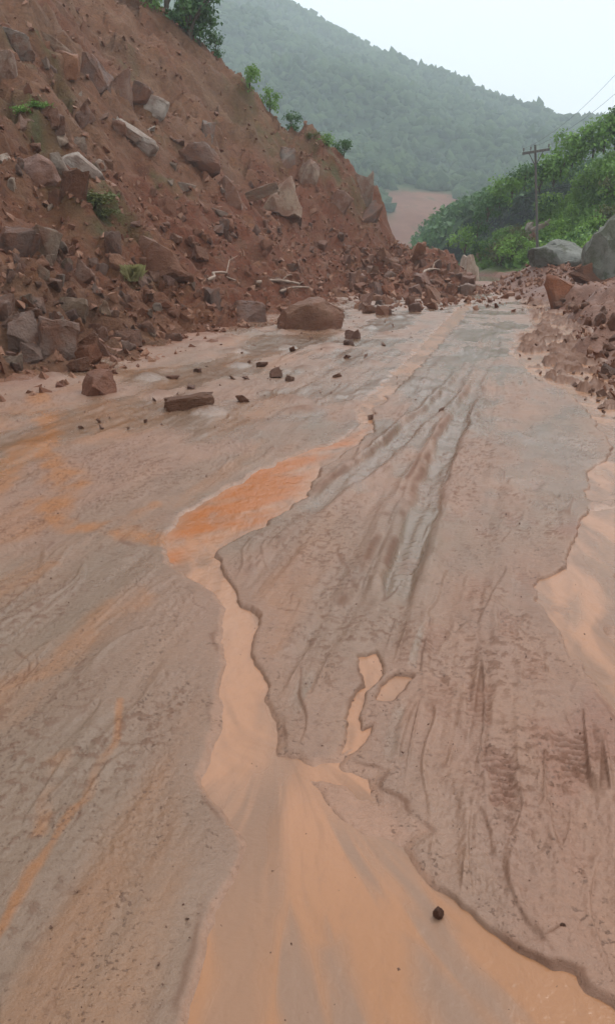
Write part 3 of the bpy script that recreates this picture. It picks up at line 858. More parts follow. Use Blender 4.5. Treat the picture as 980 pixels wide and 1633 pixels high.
# ------------------------------------------------------------------ rocks
def rock_mesh(name, seed, kind='block'):
    r = random.Random(seed)
    bm = bmesh.new()
    n = {'block': 15, 'slab': 16, 'round': 34, 'wedge': 9}[kind]
    for _ in range(n):
        if kind == 'round':
            v = Vector((r.gauss(0, 1), r.gauss(0, 1), r.gauss(0, 1))).normalized() * r.uniform(0.86, 1.05)
            p = v * 0.5
        elif kind == 'wedge':
            p = Vector((r.uniform(-.5, .5), r.uniform(-.5, .5), r.uniform(-.5, .5)))
            p.z = -0.5 + (p.z + 0.5) * (0.25 + 0.75 * (1 - abs(p.x + 0.12) * 1.7))
        else:
            p = Vector([math.copysign(0.5 * r.uniform(0.0, 1) ** 0.45, r.uniform(-1, 1)) for _ in range(3)])
        bm.verts.new(p)
    bmesh.ops.convex_hull(bm, input=bm.verts)
    for v in [v for v in bm.verts if not v.link_faces]: bm.verts.remove(v)
    bmesh.ops.dissolve_limit(bm, angle_limit=math.radians(14), verts=bm.verts, edges=bm.edges)
    bmesh.ops.bevel(bm, geom=bm.edges[:], offset=0.035 if kind != 'round' else 0.05, segments=2, affect='EDGES', profile=0.6)
    bmesh.ops.triangulate(bm, faces=bm.faces)
    for lim in (0.30, 0.16):
        long = [e for e in bm.edges if e.calc_length() > lim]
        if long: bmesh.ops.subdivide_edges(bm, edges=long, cuts=1)
        bmesh.ops.triangulate(bm, faces=bm.faces)
    from mathutils import noise
    for v in bm.verts:
        q = v.co * 3.1 + Vector((seed * 1.7, 0, 0))
        v.co += 0.075 * noise.noise_vector(q) + 0.036 * noise.noise_vector(q * 2.7) + 0.016 * noise.noise_vector(q * 7)
    co = np.array([v.co[:] for v in bm.verts])
    lo, hi = co.min(0), co.max(0)
    for v in bm.verts:
        v.co = Vector([(v.co[k] - lo[k]) / (hi[k] - lo[k]) - 0.5 for k in range(3)])
    bmesh.ops.recalc_face_normals(bm, faces=bm.faces)
    me = bpy.data.meshes.new(name); bm.to_mesh(me); bm.free()
    me.polygons.foreach_set('use_smooth', np.ones(len(me.polygons), bool))
    me.set_sharp_from_angle(angle=math.radians(30))
    return me

ROCK = {k: [rock_mesh(f'{k}_rock_{i}', 100 + 13 * i + len(k), k) for i in range(c)] for k, c in (('block', 12), ('slab', 9), ('round', 8), ('wedge', 8))}
rock_cache = {}
def rock_data(kind, i, mat):
    key = (kind, i % len(ROCK[kind]), mat)
    if key not in rock_cache:
        me = ROCK[kind][key[1]].copy(); me.materials.clear(); me.materials.append(M[mat]); rock_cache[key] = me
    return rock_cache[key]

def place_rock(name, px, py, w, h, kind, mat, label, cat, variant=0, rot=(0, 0, 0), depth=0.8, sink=0.7, group=None, p=None):
    """px, py: foot of the stone; w, h: size in photo pixels, turned into metres at the distance where it lies"""
    if p is None: p = hit(px, py)
    if p is None: return None
    dist = np.linalg.norm(p - np.array([0, 0, CAM_H]))
    W, H = w * dist / FPX, h * dist / FPX
    o = link(name, rock_data(kind, variant, mat))
    o.scale = (W, W * depth, H * (1 + sink))
    o.rotation_euler = [math.radians(a) for a in rot]
    o.location = (p[0], p[1] + W * depth * 0.25, p[2] + H * (1 + sink) * 0.5 - H * sink)
    tag(o, label, cat, group, 'thing')
    return o

BIG = [  # name, foot x, foot y, width, height, shape, material, variant, rotation, depth, label
 ('boulder', 490, 526, 112, 50, 'round', 'brown', 1, (0, 0, 20), .7, 'large rounded brown boulder lying on the wet mud flat below the slide'),
 ('boulder', 393, 516, 60, 34, 'block', 'red', 2, (0, 5, 30), .8, 'smaller reddish block boulder just left of the large rounded boulder on the mud'),
 ('boulder', 155, 634, 62, 42, 'block', 'red', 1, (6, 9, 30), .8, 'squarish reddish-brown boulder alone on the mud nearest to the camera at left'),
 ('stone', 300, 654, 86, 22, 'slab', 'brown', 4, (0, -8, 12), .5, 'long low grey-brown stone lying on the mud flat'),
 ('stone', 562, 541, 26, 16, 'wedge', 'red', 1, (0, 0, 0), .8, 'small pointed brown stone right of the large rounded boulder'),
 ('stone', 556, 551, 17, 9, 'block', 'dark', 5, (0, 0, 0), .8, 'small dark stone just below the pointed brown one on the mud'),
 ('stone', 274, 545, 30, 13, 'slab', 'dark', 0, (0, 0, 10), .8, 'flat dark stone at the edge of the rubble, left of the two mud boulders'),
 ('stone', 120, 592, 38, 20, 'slab', 'dark', 1, (0, 0, 40), .8, 'dark flat-topped stone just above the squarish near boulder'),
 ('boulder', 262, 440, 122, 74, 'wedge', 'dark', 0, (0, 0, -10), .7, 'big dark red-brown wedge boulder half buried in the lower rubble'),
 ('boulder', 18, 404, 84, 50, 'slab', 'dark', 2, (0, 14, 10), .8, 'dark brown slab at the left edge above the lower rubble'),
 ('boulder', 62, 402, 58, 46, 'block', 'grey', 4, (0, 22, 40), .7, 'grey angular block next to the dark slab at the left edge'),
 ('boulder', 92, 398, 38, 26, 'wedge', 'grey', 2, (0, 10, 0), .7, 'small grey wedge rock touching the grey angular block'),
 ('stone', 76, 418, 38, 14, 'slab', 'pale', 3, (0, -4, 10), .7, 'flat pale stone below the grey angular block'),
 ('rock_slab', 22, 80, 62, 32, 'slab', 'grey', 5, (0, 8, 0), .8, 'thick grey slab jutting from the slope at the top left edge'),
 ('rock_slab', 84, 76, 62, 14, 'slab', 'grey', 6, (0, 32, 10), .6, 'thin tilted slab right of the thick top-left slab'),
 ('boulder', 106, 108, 42, 32, 'block', 'brown', 6, (0, 0, 10), .8, 'brown block in the row of rocks high on the slope'),
 ('boulder', 152, 130, 62, 40, 'block', 'dark', 7, (0, 12, 20), .8, 'large dark block in the middle of the high row of rocks'),
 ('boulder', 197, 150, 54, 44, 'wedge', 'brown', 3, (0, 24, 0), .8, 'brown wedge rock right of the dark block in the high row'),
 ('boulder', 222, 156, 40, 26, 'slab', 'dark', 4, (0, 22, 10), .8, 'dark slab between the brown wedge and the pale block'),
 ('boulder', 246, 176, 46, 24, 'block', 'pale', 8, (0, 20, 10), .7, 'pale flat-topped block at the right end of the high row of rocks'),
 ('rock_slab', 212, 222, 92, 20, 'slab', 'pale', 0, (0, 34, 8), .5, 'long pale layered slab tilted downhill below the high row'),
 ('rock_slab', 196, 214, 70, 16, 'slab', 'grey', 1, (0, 36, 5), .5, 'thin grey slab lying along the long pale layered slab'),
 ('rock_slab', 127, 272, 84, 26, 'slab', 'pale', 2, (0, 46, 10), .4, 'long narrow pale slab sliding down above the grassy patch'),
 ('boulder', 60, 300, 84, 58, 'round', 'red', 3, (0, 0, 0), .7, 'dark earthy outcrop bulging from the slope at the left'),
 ('boulder', 118, 302, 50, 40, 'block', 'dark', 9, (0, 20, 0), .7, 'dark block under the lower end of the narrow pale slab'),
 ('boulder', 368, 322, 64, 46, 'wedge', 'brown', 4, (0, 0, 15), .8, 'tan-red boulder in mid slope above the loose red earth'),
 ('boulder', 407, 322, 30, 56, 'slab', 'grey', 3, (0, 70, 10), .5, 'upright grey slab standing right of the tan-red boulder'),
 ('boulder', 446, 332, 92, 62, 'wedge', 'grey', 5, (0, 18, 0), .7, 'grey triangular wedge rock leaning beside the upright slab'),
 ('boulder', 318, 262, 82, 40, 'round', 'dark', 4, (0, 10, 0), .7, 'dark rounded outcrop in mid slope above the tan-red boulder'),
 ('boulder', 330, 216, 26, 26, 'block', 'grey', 0, (0, 10, 0), .8, 'small grey block alone on the slope above the dark rounded outcrop'),
 ('stone', 296, 302, 36, 12, 'slab', 'pale', 4, (0, 8, 0), .7, 'flat pale stone left of the tan-red boulder'),
 ('stone', 348, 342, 42, 9, 'slab', 'pale', 5, (0, 14, 0), .6, 'thin pale flake on the red earth under the tan-red boulder'),
 ('boulder', 455, 262, 34, 32, 'block', 'grey', 2, (0, 10, 30), .8, 'grey block near the crest right of the mid slope'),
 ('boulder', 492, 286, 36, 34, 'block', 'grey', 5, (0, 25, 30), .8, 'grey-brown block just downhill of the crest block'),
 ('boulder', 578, 312, 42, 44, 'wedge', 'grey', 1, (0, 0, 30), .8, 'grey rock outcrop at the shoulder of the spur skyline'),
 ('boulder', 588, 352, 40, 40, 'block', 'dark', 3, (0, 30, 0), .8, 'dark rock under the shoulder outcrop of the spur'),
 ('boulder', 540, 330, 40, 30, 'slab', 'brown', 6, (0, 30, 0), .8, 'brown slab on the spur face left of the dark rock'),
 ('rock_slab', 106, 500, 60, 24, 'slab', 'grey', 0, (0, 3, 15), .8, 'flat grey slab overhanging the stones low on the left'),
 ('boulder', 86, 560, 66, 48, 'block', 'brown', 8, (0, 12, 30), .8, 'brown angular boulder in the lowest rubble at left'),
 ('boulder', 36, 552, 60, 50, 'block', 'brown', 1, (0, -12, 10), .8, 'brown block at the left edge of the lowest rubble'),
 ('boulder', 132, 448, 48, 40, 'wedge', 'brown', 2, (0, 10, 0), .8, 'brown peaked rock above the overhanging grey slab'),
 ('boulder', 180, 400, 34, 36, 'block', 'dark', 5, (0, 0, 0), .8, 'dark upright block left of the big dark wedge boulder'),
 ('stone', 186, 424, 44, 22, 'round', 'brown', 2, (0, 0, 0), .8, 'rounded brown stone under the dark upright block'),
 ('boulder', 150, 562, 60, 30, 'wedge', 'dark', 3, (0, 14, 0), .8, 'dark wedge rock at the foot of the rubble right of the brown angular boulder'),
 ('stone', 563, 456, 30, 22, 'wedge', 'red', 5, (0, 0, 0), .8, 'pointed red stone in the rubble tongue above the mud boulders'),
 ('boulder', 340, 488, 26, 28, 'block', 'dark', 0, (0, 0, 20), .8, 'dark boulder at the toe of the slide left of the mud boulders'),
 ('boulder', 893, 474, 42, 32, 'block', 'red', 6, (0, 8, 20), .8, 'red-brown boulder on the muddy bank right of the road'),
 ('boulder', 1000, 436, 160, 100, 'round', 'granite', 1, (0, -6, 20), .8, 'huge rounded grey boulder at the right edge under the bushes'),
 ('boulder', 890, 420, 84, 34, 'round', 'granite', 6, (0, 4, 0), .8, 'low pale grey boulder left of the huge one on the red earth heap'),
 ('boulder', 948, 446, 80, 24, 'wedge', 'dark', 3, (0, 10, 0), .7, 'dark brown rock wedged under the huge grey boulder'),
 ('boulder', 752, 446, 38, 36, 'block', 'pale', 7, (0, 6, 20), .8, 'pale flat-topped block at the right end of the rubble heap on the road'),
 ('stone', 764, 413, 13, 11, 'round', 'grey', 2, (0, 0, 0), .8, 'small grey stone behind the pale block at the end of the rubble heap'),
 ('stone', 845, 372, 20, 18, 'block', 'pale', 1, (0, 0, 0), .8, 'pale stone in the small rockfall below the utility pole'),
 ('stone', 864, 368, 16, 20, 'slab', 'pale', 4, (0, 60, 0), .8, 'upright pale flake in the small rockfall below the utility pole'),
 ('stone', 853, 388, 24, 16, 'wedge', 'brown', 4, (0, 0, 0), .8, 'brown stone at the bottom of the small rockfall below the pole'),
 ('pebble', 700, 1453, 18, 11, 'round', 'dark', 2, (0, 0, 30), .8, 'dark pebble standing in the orange stream near the camera'),
 ('pebble', 897, 1483, 10, 10, 'round', 'dark', 3, (0, 0, 0), .8, 'tiny dark pebble on the mud right of the near stream'),
]
for nm, px, py, w, h, kd, mt, va, ro, dp, lb in BIG:
    if px < 640 and py < 480: w, h = w * 0.80, h * 0.80
    o = place_rock(nm, px, py, w, h, kd, mt, lb, 'pebble' if nm == 'pebble' else 'rock' if nm != 'boulder' else 'boulder', va, ro, dp)
    if nm == 'pebble' and px < 800: o.location.z -= 0.014

# stones of the slide: sampled over the rubble, every one an object
def fill(n, region, size, mats, name, label, group, kinds=('block', 'block', 'slab', 'wedge'), flatten=(0.45, 0.95), cat='stone'):
    k = tries = 0
    while k < n and tries < n * 20:
        tries += 1
        px, py = region()
        p = hit(px, py)
        if p is None: continue
        dist = np.linalg.norm(p - np.array([0, 0, CAM_H]))
        w = size[0] * (size[1] / size[0]) ** (random.random() ** 1.7)
        w = max(w, 11 * dist / FPX) * FPX / dist
        kd, mt = random.choice(kinds), random.choice(mats)
        o = place_rock(name, px, py, w, w * random.uniform(*flatten), kd, mt, label, cat, random.randrange(10),
                   (random.uniform(-20, 20), random.uniform(-25, 25), random.uniform(0, 360)), random.uniform(.6, .95), 0.55, group, p)
        NAMED.append((o, px, py - w * 0.3, f"{'small' if w < 20 else 'medium' if w < 32 else 'large'} {TONE[mt]} {SHAPE[kd]} stone", STONE_MARKS))
        k += 1

NAMED = []
TONE = dict(brown='brown', red='red-brown', grey='greyish', pale='pale', dark='dark')
SHAPE = dict(block='angular', slab='flat', wedge='pointed', round='rounded')
STONE_MARKS = [(490, 503, 'large rounded boulder'), (393, 500, 'reddish block boulder'), (155, 614, 'squarish near boulder'), (262, 405, 'big dark wedge boulder'),
    (20, 380, 'dark left-edge slab'), (62, 380, 'grey angular block'), (105, 488, 'overhanging grey slab'), (86, 535, 'brown angular boulder'), (132, 430, 'brown peaked rock'),
    (22, 65, 'thick top-left slab'), (150, 110, 'large dark block'), (246, 163, 'pale flat-topped block'), (212, 205, 'long pale layered slab'), (127, 248, 'narrow pale slab'),
    (60, 265, 'dark earthy outcrop'), (368, 300, 'tan-red boulder'), (446, 305, 'grey triangular rock'), (318, 245, 'dark rounded outcrop'), (455, 245, 'grey crest block'),
    (578, 290, 'spur shoulder outcrop'), (212, 440, 'straw grass tuft'), (563, 445, 'pointed red stone'), (893, 458, 'red-brown right-bank boulder'), (752, 428, 'pale block on the rubble heap'),
    (430, 452, 'pale forked branch'), (685, 440, 'broken branch in the rubble heap'), (300, 642, 'long low stone'), (340, 475, 'dark boulder at the toe'), (945, 370, 'huge grey boulder')]
BUSH_MARKS = [(853, 240, 'pole crossarm'), (860, 310, 'pole shaft'), (945, 370, 'huge grey boulder'), (884, 395, 'low pale grey boulder'), (850, 378, 'small rockfall'), (790, 430, 'far end of the road'), (752, 428, 'pale block on the rubble heap')]
ORD = ['', 'second ', 'third ', 'fourth ', 'fifth ', 'sixth ', 'seventh ', 'eighth ', 'ninth ', 'tenth '] + [f'{w}th ' for w in ('eleven', 'twelf', 'thirteen', 'fourteen', 'fifteen', 'sixteen', 'seventeen', 'eighteen', 'nineteen')] + [f'twenty-{w} ' for w in ('first', 'second', 'third', 'fourth', 'fifth', 'sixth', 'seventh', 'eighth', 'ninth')]
def name_all():
    groups = {}
    for o, px, py, desc, marks in NAMED:
        mx, my, mn = min(marks, key=lambda q: (q[0] - px) ** 2 + (q[1] - py) ** 2)
        dx, dy = px - mx, py - my
        rel = ('right of' if dx > 0 else 'left of') if abs(dx) > abs(dy) * 1.2 else ('below' if dy > 0 else 'above')
        groups.setdefault((desc, rel, mn), []).append((dx * dx + dy * dy, o))
    for (desc, rel, mn), lst in groups.items():
        lst.sort(key=lambda q: q[0])
        for k, (_, o) in enumerate(lst):
            if len(lst) == 1: o['label'] = f'{desc} {rel} the {mn}'
            else: o['label'] = f'{desc}, {ORD[k] or "first "}nearest {rel} the {mn}' if k else f'{desc} nearest {rel} the {mn}'

def in_poly(poly):
    P = np.array(poly, float)
    lo, hi = P.min(0), P.max(0)
    def f():
        while True:
            x, y = random.uniform(lo[0], hi[0]), random.uniform(lo[1], hi[1])
            if sdf_poly(P, np.array([x]), np.array([y]), 1.0)[0] < 0: return x, y
    return f

LOW = in_poly([(0, 420), (120, 400), (200, 410), (300, 440), (340, 490), (280, 535), (120, 590), (0, 605)])
MID = in_poly([(200, 330), (330, 340), (480, 350), (600, 400), (640, 440), (620, 480), (420, 470), (330, 460), (260, 440)])
TONGUE = in_poly([(560, 430), (640, 400), (700, 408), (752, 440), (750, 472), (700, 490), (640, 512), (580, 515), (560, 490)])
HIGH = in_poly([(0, 90), (120, 110), (260, 180), (340, 260), (420, 300), (330, 330), (180, 330), (0, 340)])
RBANK = in_poly([(800, 440), (860, 415), (930, 430), (980, 440), (980, 620), (940, 560), (880, 490)])
FLAT = in_poly([(330, 520), (560, 500), (640, 520), (600, 600), (420, 650), (250, 650), (220, 600)])
fill(125, LOW, (0.11, 0.36), ['brown', 'brown', 'brown', 'grey', 'dark', 'red', 'red'], 'stone', 'angular brown or grey stone in the lowest rubble at the left foot of the slide', 'stones of the lowest rubble')
fill(60, MID, (0.2, 0.6), ['red', 'red', 'brown', 'dark', 'brown'], 'stone', 'red-brown stone in the loose red earth in the middle of the slide', 'stones in the loose red earth')
fill(70, TONGUE, (0.3, 0.75), ['red', 'brown', 'brown', 'red'], 'stone', 'red-brown stone in the rubble tongue that crosses the road', 'stones of the rubble tongue')
fill(36, HIGH, (0.2, 0.6), ['brown', 'grey', 'brown', 'dark', 'pale'], 'stone', 'broken stone lying high on the bare slope', 'stones high on the slope')
fill(20, RBANK, (0.14, 0.34), ['red', 'brown', 'dark'], 'stone', '', 'stones on the right bank', kinds=('round', 'round', 'block'))
fill(16, FLAT, (0.10, 0.24), ['brown', 'brown', 'red'], 'stone', 'small brown stone lying loose on the mud flat below the slide', 'small stones on the mud flat', flatten=(0.3, 0.6))

# the uncounted rest of the rubble
def rubble(name, label, areas, mat, seed):
    r = np.random.default_rng(seed)
    variants = []
    for k in range(8):
        bm = bmesh.new()
        for _ in range(9): bm.verts.new(Vector(r.uniform(-0.5, 0.5, 3)))
        bmesh.ops.convex_hull(bm, input=bm.verts)
        for v in [v for v in bm.verts if not v.link_faces]: bm.verts.remove(v)
        bmesh.ops.triangulate(bm, faces=bm.faces)
        bm.verts.index_update()
        variants.append((np.array([v.co[:] for v in bm.verts]), np.array([[v.index for v in f.verts] for f in bm.faces]))); bm.free()
    VV, FF, TI, off = [], [], [], 0
    for n, fx, s0, s1, sink in areas:
        x, y = fx(r, n)
        z = land(x, y)
        for i in range(n):
            v, f = variants[r.integers(8)]
            s = s0 * (s1 / s0) ** (r.random() ** 2.2)
            e = Euler((r.uniform(0, 6.28), r.uniform(0, 6.28), r.uniform(0, 6.28))).to_matrix()
            w = (v * [1, r.uniform(.6, 1), r.uniform(.4, .8)]) @ np.array(e).T * s
            VV.append(w + [x[i], y[i], z[i] + s * sink]); FF.append(f + off); off += len(v)
            TI.append(np.full(len(v), r.random()))
    o = link(name, np_mesh(name, np.concatenate(VV), np.concatenate(FF), False, dict(tint=np.concatenate(TI))), mat)
    return tag(o, label, kind='stuff')

def mat_rubble(name, a, b, c):
    t = NT(name)
    n = t.noise(6, 5, 0.65)
    k = t.mix(t.attr('tint'), a, b)
    k = t.mix(t.ramp(n, 0.45, 0.7, 0, 0.7), k, c)
    return t.done(k, t.ramp(n, 0.3, 0.7, 0.45, 0.75), t.bump(t.noise(25, 5, 0.7), 0.7, 0.04), 0.22)
M['rub'] = mat_rubble('loose_rubble', (0.12, 0.043, 0.024), (0.27, 0.14, 0.088), (0.175, 0.066, 0.035))
M['crumb'] = mat_rubble('mud_crumbs', (0.12, 0.06, 0.042), (0.20, 0.115, 0.082), (0.11, 0.055, 0.038))

def a_low(r, n):
    y = 8 + 36 * r.random(n) ** 1.25; D = -0.9 + 6.0 * r.random(n) ** 1.3
    return foot_x(y) - D, y
def a_high(r, n):
    y = 14 + 31 * r.random(n); D = 4 + 11 * r.random(n)
    return foot_x(y) - D, y
def a_tongue(r, n):
    t = r.random(n); c = r.random(n) < 0.6
    return np.where(c, 4.0 + 2.2 * r.standard_normal(n), 2.6 + 2.0 * r.standard_normal(n)), np.where(c, 36.5 + 2.8 * r.standard_normal(n), 29.5 + 2.6 * r.standard_normal(n))
def a_right(r, n):
    y = 8 + 31 * r.random(n) ** 1.2; return right_foot(y) - 0.35 + 3.2 * r.random(n) ** 1.4, y
def a_heap(r, n):
    return 10.2 + 1.6 * r.standard_normal(n), 34.5 + 3.0 * r.standard_normal(n)
def a_churn(r, n):
    f = in_poly([(815, 480), (880, 480), (925, 500), (960, 545), (985, 600), (1040, 680), (960, 662), (935, 640), (900, 618), (855, 596), (822, 560), (830, 532), (852, 518)])
    q = px2g([f() for _ in range(n)])
    return q[:, 0], q[:, 1]
def a_flat(r, n):
    y = 7.5 + 18 * r.random(n) ** 1.3; f = foot_x(y); return f + 0.2 + (0.075 * y + 1.5 - f) * r.random(n) ** 1.6 * 0.85, y
def a_bank(r, n):
    y = 1.3 + 9 * r.random(n) ** 1.5; x = r.uniform(-0.40, 0.42, n) * y
    wetside = np.minimum(sdf_poly(STREAM, x, y), sdf_poly(RSTREAM, x, y)) < 0.02
    return np.where(wetside & (r.random(n) < 0.88), x * 0 - 9, x), y
rubble('rubble', 'loose red-brown rubble and earth clods of the landslide', [(10000, a_low, 0.04, 0.28, 0.1), (4200, a_high, 0.045, 0.34, 0.08), (2300, a_tongue, 0.06, 0.45, 0.1), (2400, a_right, 0.04, 0.26, 0.08), (1000, a_heap, 0.06, 0.42, 0.1)], M['rub'], 5)
rubble('mud_crumbs', 'scattered crumbs of mud and grit on the flat', [(380, a_flat, 0.02, 0.12, 0.08), (90, a_churn, 0.05, 0.2, -0.02), (1500, a_bank, 0.004, 0.015, 0.1)], M['crumb'], 6)

# ------------------------------------------------------------------ driftwood
def stick(p0, p1, r0, r1, label, bend=0.06, fork=None):
    a, b = Vector(p0), Vector(p1)
    n = 12; VV, FF = [], []
    ax = (b - a).normalized(); s = ax.cross(Vector((0, 0, 1))).normalized(); u = s.cross(ax)
    L = (b - a).length
    def tube(pts, ra, rb):
        base_i = len(VV)
        for i, p in enumerate(pts):
            rr = (ra + (rb - ra) * i / (len(pts) - 1)) * (1 + 0.2 * math.sin(i * 2.3))
            for k in range(7):
                an = k * 2 * math.pi / 7
                VV.append(p + rr * (math.cos(an) * s + math.sin(an) * u))
        for i in range(len(pts) - 1):
            for k in range(7):
                FF.append((base_i + i * 7 + k, base_i + i * 7 + (k + 1) % 7, base_i + (i + 1) * 7 + (k + 1) % 7, base_i + (i + 1) * 7 + k))
    pts = [a.lerp(b, i / n) + u * bend * L * math.sin(i / n * math.pi) + s * 0.03 * L * math.sin(i * 1.1) for i in range(n + 1)]
    tube(pts, r0, r1)
    q = pts[7]; tube([q + (b - a) * 0.0, q + ax * 0.12 * L + u * 0.1 * L, q + ax * 0.22 * L + u * 0.14 * L + s * 0.05 * L], r1 * 0.8, r1 * 0.3)
    c = (a + b) / 2
    o = link('branch', np_mesh('branch', np.array([tuple(v - c) for v in VV]), np.array(FF), True), M['wood'])
    o.location = c
    return tag(o, label, 'branch')
def gp(px, py, up=0.08):
    p = hit(px, py); return (p[0], p[1], p[2] + up)
stick(gp(408, 456), gp(476, 457), 0.06, 0.03, 'pale forked branch lying at the toe of the slide above the mud boulders')
stick(gp(446, 470), gp(492, 463), 0.045, 0.02, 'short dark stick just below the pale forked branch')
stick(gp(330, 452), gp(372, 452), 0.04, 0.02, 'thin stick lying left of the pale forked branch')
stick(gp(668, 448, .15), gp(698, 438, .2), 0.07, 0.03, 'pale broken branch sticking out of the rubble heap on the road')

# ------------------------------------------------------------------ vegetation
def leaf_cloud(name, clumps, n_per, size, mat, seed, droop=0.2):
    r = np.random.default_rng(seed)
    VV, TI = [], []
    for (cx, cy, cz, rx, rz) in clumps:
        m = int(n_per * (rx ** 2) / 0.25)
        dv = r.standard_normal((m, 3)); dv /= np.linalg.norm(dv, axis=1)[:, None]
        rad = r.random(m) ** 0.45 * (1 + 0.25 * r.standard_normal(m))
        c = np.array([cx, cy, cz]) + dv * rad[:, None] * np.array([rx, rx, rz])
        nrm = dv * 0.7 + r.standard_normal((m, 3)) * 0.6 + [0, 0, 0.45]
        nrm /= np.linalg.norm(nrm, axis=1)[:, None]
        t = np.cross(nrm, r.standard_normal((m, 3))); t /= np.linalg.norm(t, axis=1)[:, None]
        b = np.cross(nrm, t)
        L = size * r.uniform(0.6, 1.5, m)[:, None]; W = L * 0.42
        q = np.stack([c - t * L * 0.5, c + b * W + nrm * L * 0.08, c + t * L * 0.5 - np.array([0, 0, 1]) * L * droop, c - b * W + nrm * L * 0.08], 1)
        VV.append(q.reshape(-1, 3))
        tone = r.random()
        TI.append(np.repeat(np.clip(0.55 * r.random(m) + 0.45 * tone, 0, 1), 4))
    V = np.concatenate(VV)
    me = np_mesh(name, V, np.arange(len(V)).reshape(-1, 4), False, dict(tint=np.concatenate(TI)))
    me.materials.append(mat)
    return me

def stems(name, ends, r0, mat):
    VV, FF = [], []
    for e in ends:
        e = Vector(e); n = 5
        for i in range(n + 1):
            t = i / n; p = Vector((e.x * t * t, e.y * t * t, e.z * t)); rr = r0 * (1 - 0.75 * t)
            for k in range(5): VV.append((p.x + rr * math.cos(k * 1.2566), p.y + rr * math.sin(k * 1.2566), p.z))
        o = len(VV) - (n + 1) * 5
        for i in range(n):
            for k in range(5): FF.append((o + i * 5 + k, o + i * 5 + (k + 1) % 5, o + (i + 1) * 5 + (k + 1) % 5, o + (i + 1) * 5 + k))
    me = np_mesh(name, np.array(VV), np.array(FF), True); me.materials.append(mat)
    return me

def bush_protos(mat, count, seed):
    out = []
    for k in range(count):
        r = random.Random(seed + k)
        cl = []
        for _ in range(r.randint(6, 9)):
            a, q = r.uniform(0, 6.28), r.uniform(0, 0.55)
            cl.append((q * math.cos(a), q * math.sin(a), r.uniform(0.28, 1.0), r.uniform(0.24, 0.42), r.uniform(0.2, 0.34)))
        out.append((leaf_cloud('bush_leaves', cl, 150, 0.105, mat, seed + k), stems('bush_stem', [(c[0], c[1], c[2]) for c in cl[:5]], 0.03, M['bark'])))
    return out
PROTO = {m: bush_protos(M[m], 3, 300 + 20 * i) for i, m in enumerate(('leaf_dark', 'leaf_mid', 'leaf_bright', 'leaf_olive'))}

def bush(p, size, mat, label, group, name='bush', tall=1.0, cat='bush'):
    fo, st = random.choice(PROTO[mat])
    e = bpy.data.objects.new(name, None); col.objects.link(e)
    e.empty_display_size = 0.2
    e.location = (p[0], p[1], p[2] - 0.12 * size)
    e.rotation_euler = (0, 0, random.uniform(0, 6.28))
    e.scale = (size, size, size * tall)
    tag(e, label, cat, group)
    link('foliage', fo, None, e)
    link('stem', st, None, e)
    return e

LB = {'leaf_dark': 'dark green', 'leaf_mid': 'mid green', 'leaf_bright': 'bright light-green', 'leaf_olive': 'yellowish olive'}
zones = [  # count, region, sizes, leaf tones, place
 (44, in_poly([(885, 250), (925, 225), (985, 205), (1010, 210), (1000, 330), (930, 310), (880, 290)]), (1.0, 2.1), ['leaf_mid', 'leaf_mid', 'leaf_bright', 'leaf_bright'], 'on the upper hillside right of the utility pole'),
 (44, in_poly([(775, 330), (820, 290), (880, 285), (880, 340), (820, 370), (760, 390)]), (0.9, 1.7), ['leaf_dark', 'leaf_mid', 'leaf_mid', 'leaf_olive', 'leaf_bright'], 'on the hillside around the utility pole'),
 (24, in_poly([(700, 400), (745, 375), (800, 360), (850, 392), (840, 412), (740, 412)]), (0.6, 1.2), ['leaf_dark', 'leaf_mid', 'leaf_olive'], 'at the foot of the hillside behind the road end'),
 (18, in_poly([(870, 330), (915, 320), (915, 365), (875, 385)]), (0.6, 1.1), ['leaf_bright', 'leaf_mid', 'leaf_bright'], 'just left of the huge grey boulder'),
]
for n, reg, sz, tones, where in zones:
    for _ in range(n):
        p = None
        for _try in range(10):
            p = hit(*reg())
            if p is not None and p[1] > 34: break
        if p is None: continue
        m = random.choice(tones)
        sz_ = random.uniform(*sz)
        o = bush(p, sz_, m, 'x', f'bushes {where}')
        q = project(p + np.array([0, 0, 0.6 * sz_]))
        NAMED.append((o, q[0], q[1], f"{'small' if sz_ < 0.9 else 'medium' if sz_ < 1.4 else 'large'} {LB[m]} bush", BUSH_MARKS))
for _ in range(95):
    y = random.uniform(39, 61); D_ = 0.8 + 14 * random.random() ** 1.1
    x = float(right_foot(y)) + D_
    p = np.array([x, y, float(right_h(np.array([x]), np.array([y]))[0])])
    q = project(p + np.array([0, 0, 0.6]))
    if not (690 < q[0] < 1010 and 180 < q[1] < 412) or (838 < q[0] < 872 and 345 < q[1] < 400): continue
    m = random.choice(['leaf_mid', 'leaf_bright', 'leaf_bright', 'leaf_dark', 'leaf_olive'])
    sz_ = random.uniform(0.8, 1.7)
    o = bush(p, sz_, m, 'x', 'bushes all over the right hillside')
    NAMED.append((o, q[0], q[1], f"{'small' if sz_ < 0.9 else 'medium' if sz_ < 1.4 else 'large'} {LB[m]} bush", BUSH_MARKS))
def crest_line(y0, pts, mats, where, szs):
    for (px, py), s in zip(pts, szs):
        r = ray(px, py); t = y0 / r[1]
        x = r[0] * t; z = CAM_H + r[2] * t - s * 0.75
        m = random.choice(mats)
        o = bush((x, y0, z), s, m, 'x', f'bushes {where}')
        NAMED.append((o, px, py, f'{LB[m]} skyline bush', BUSH_MARKS))
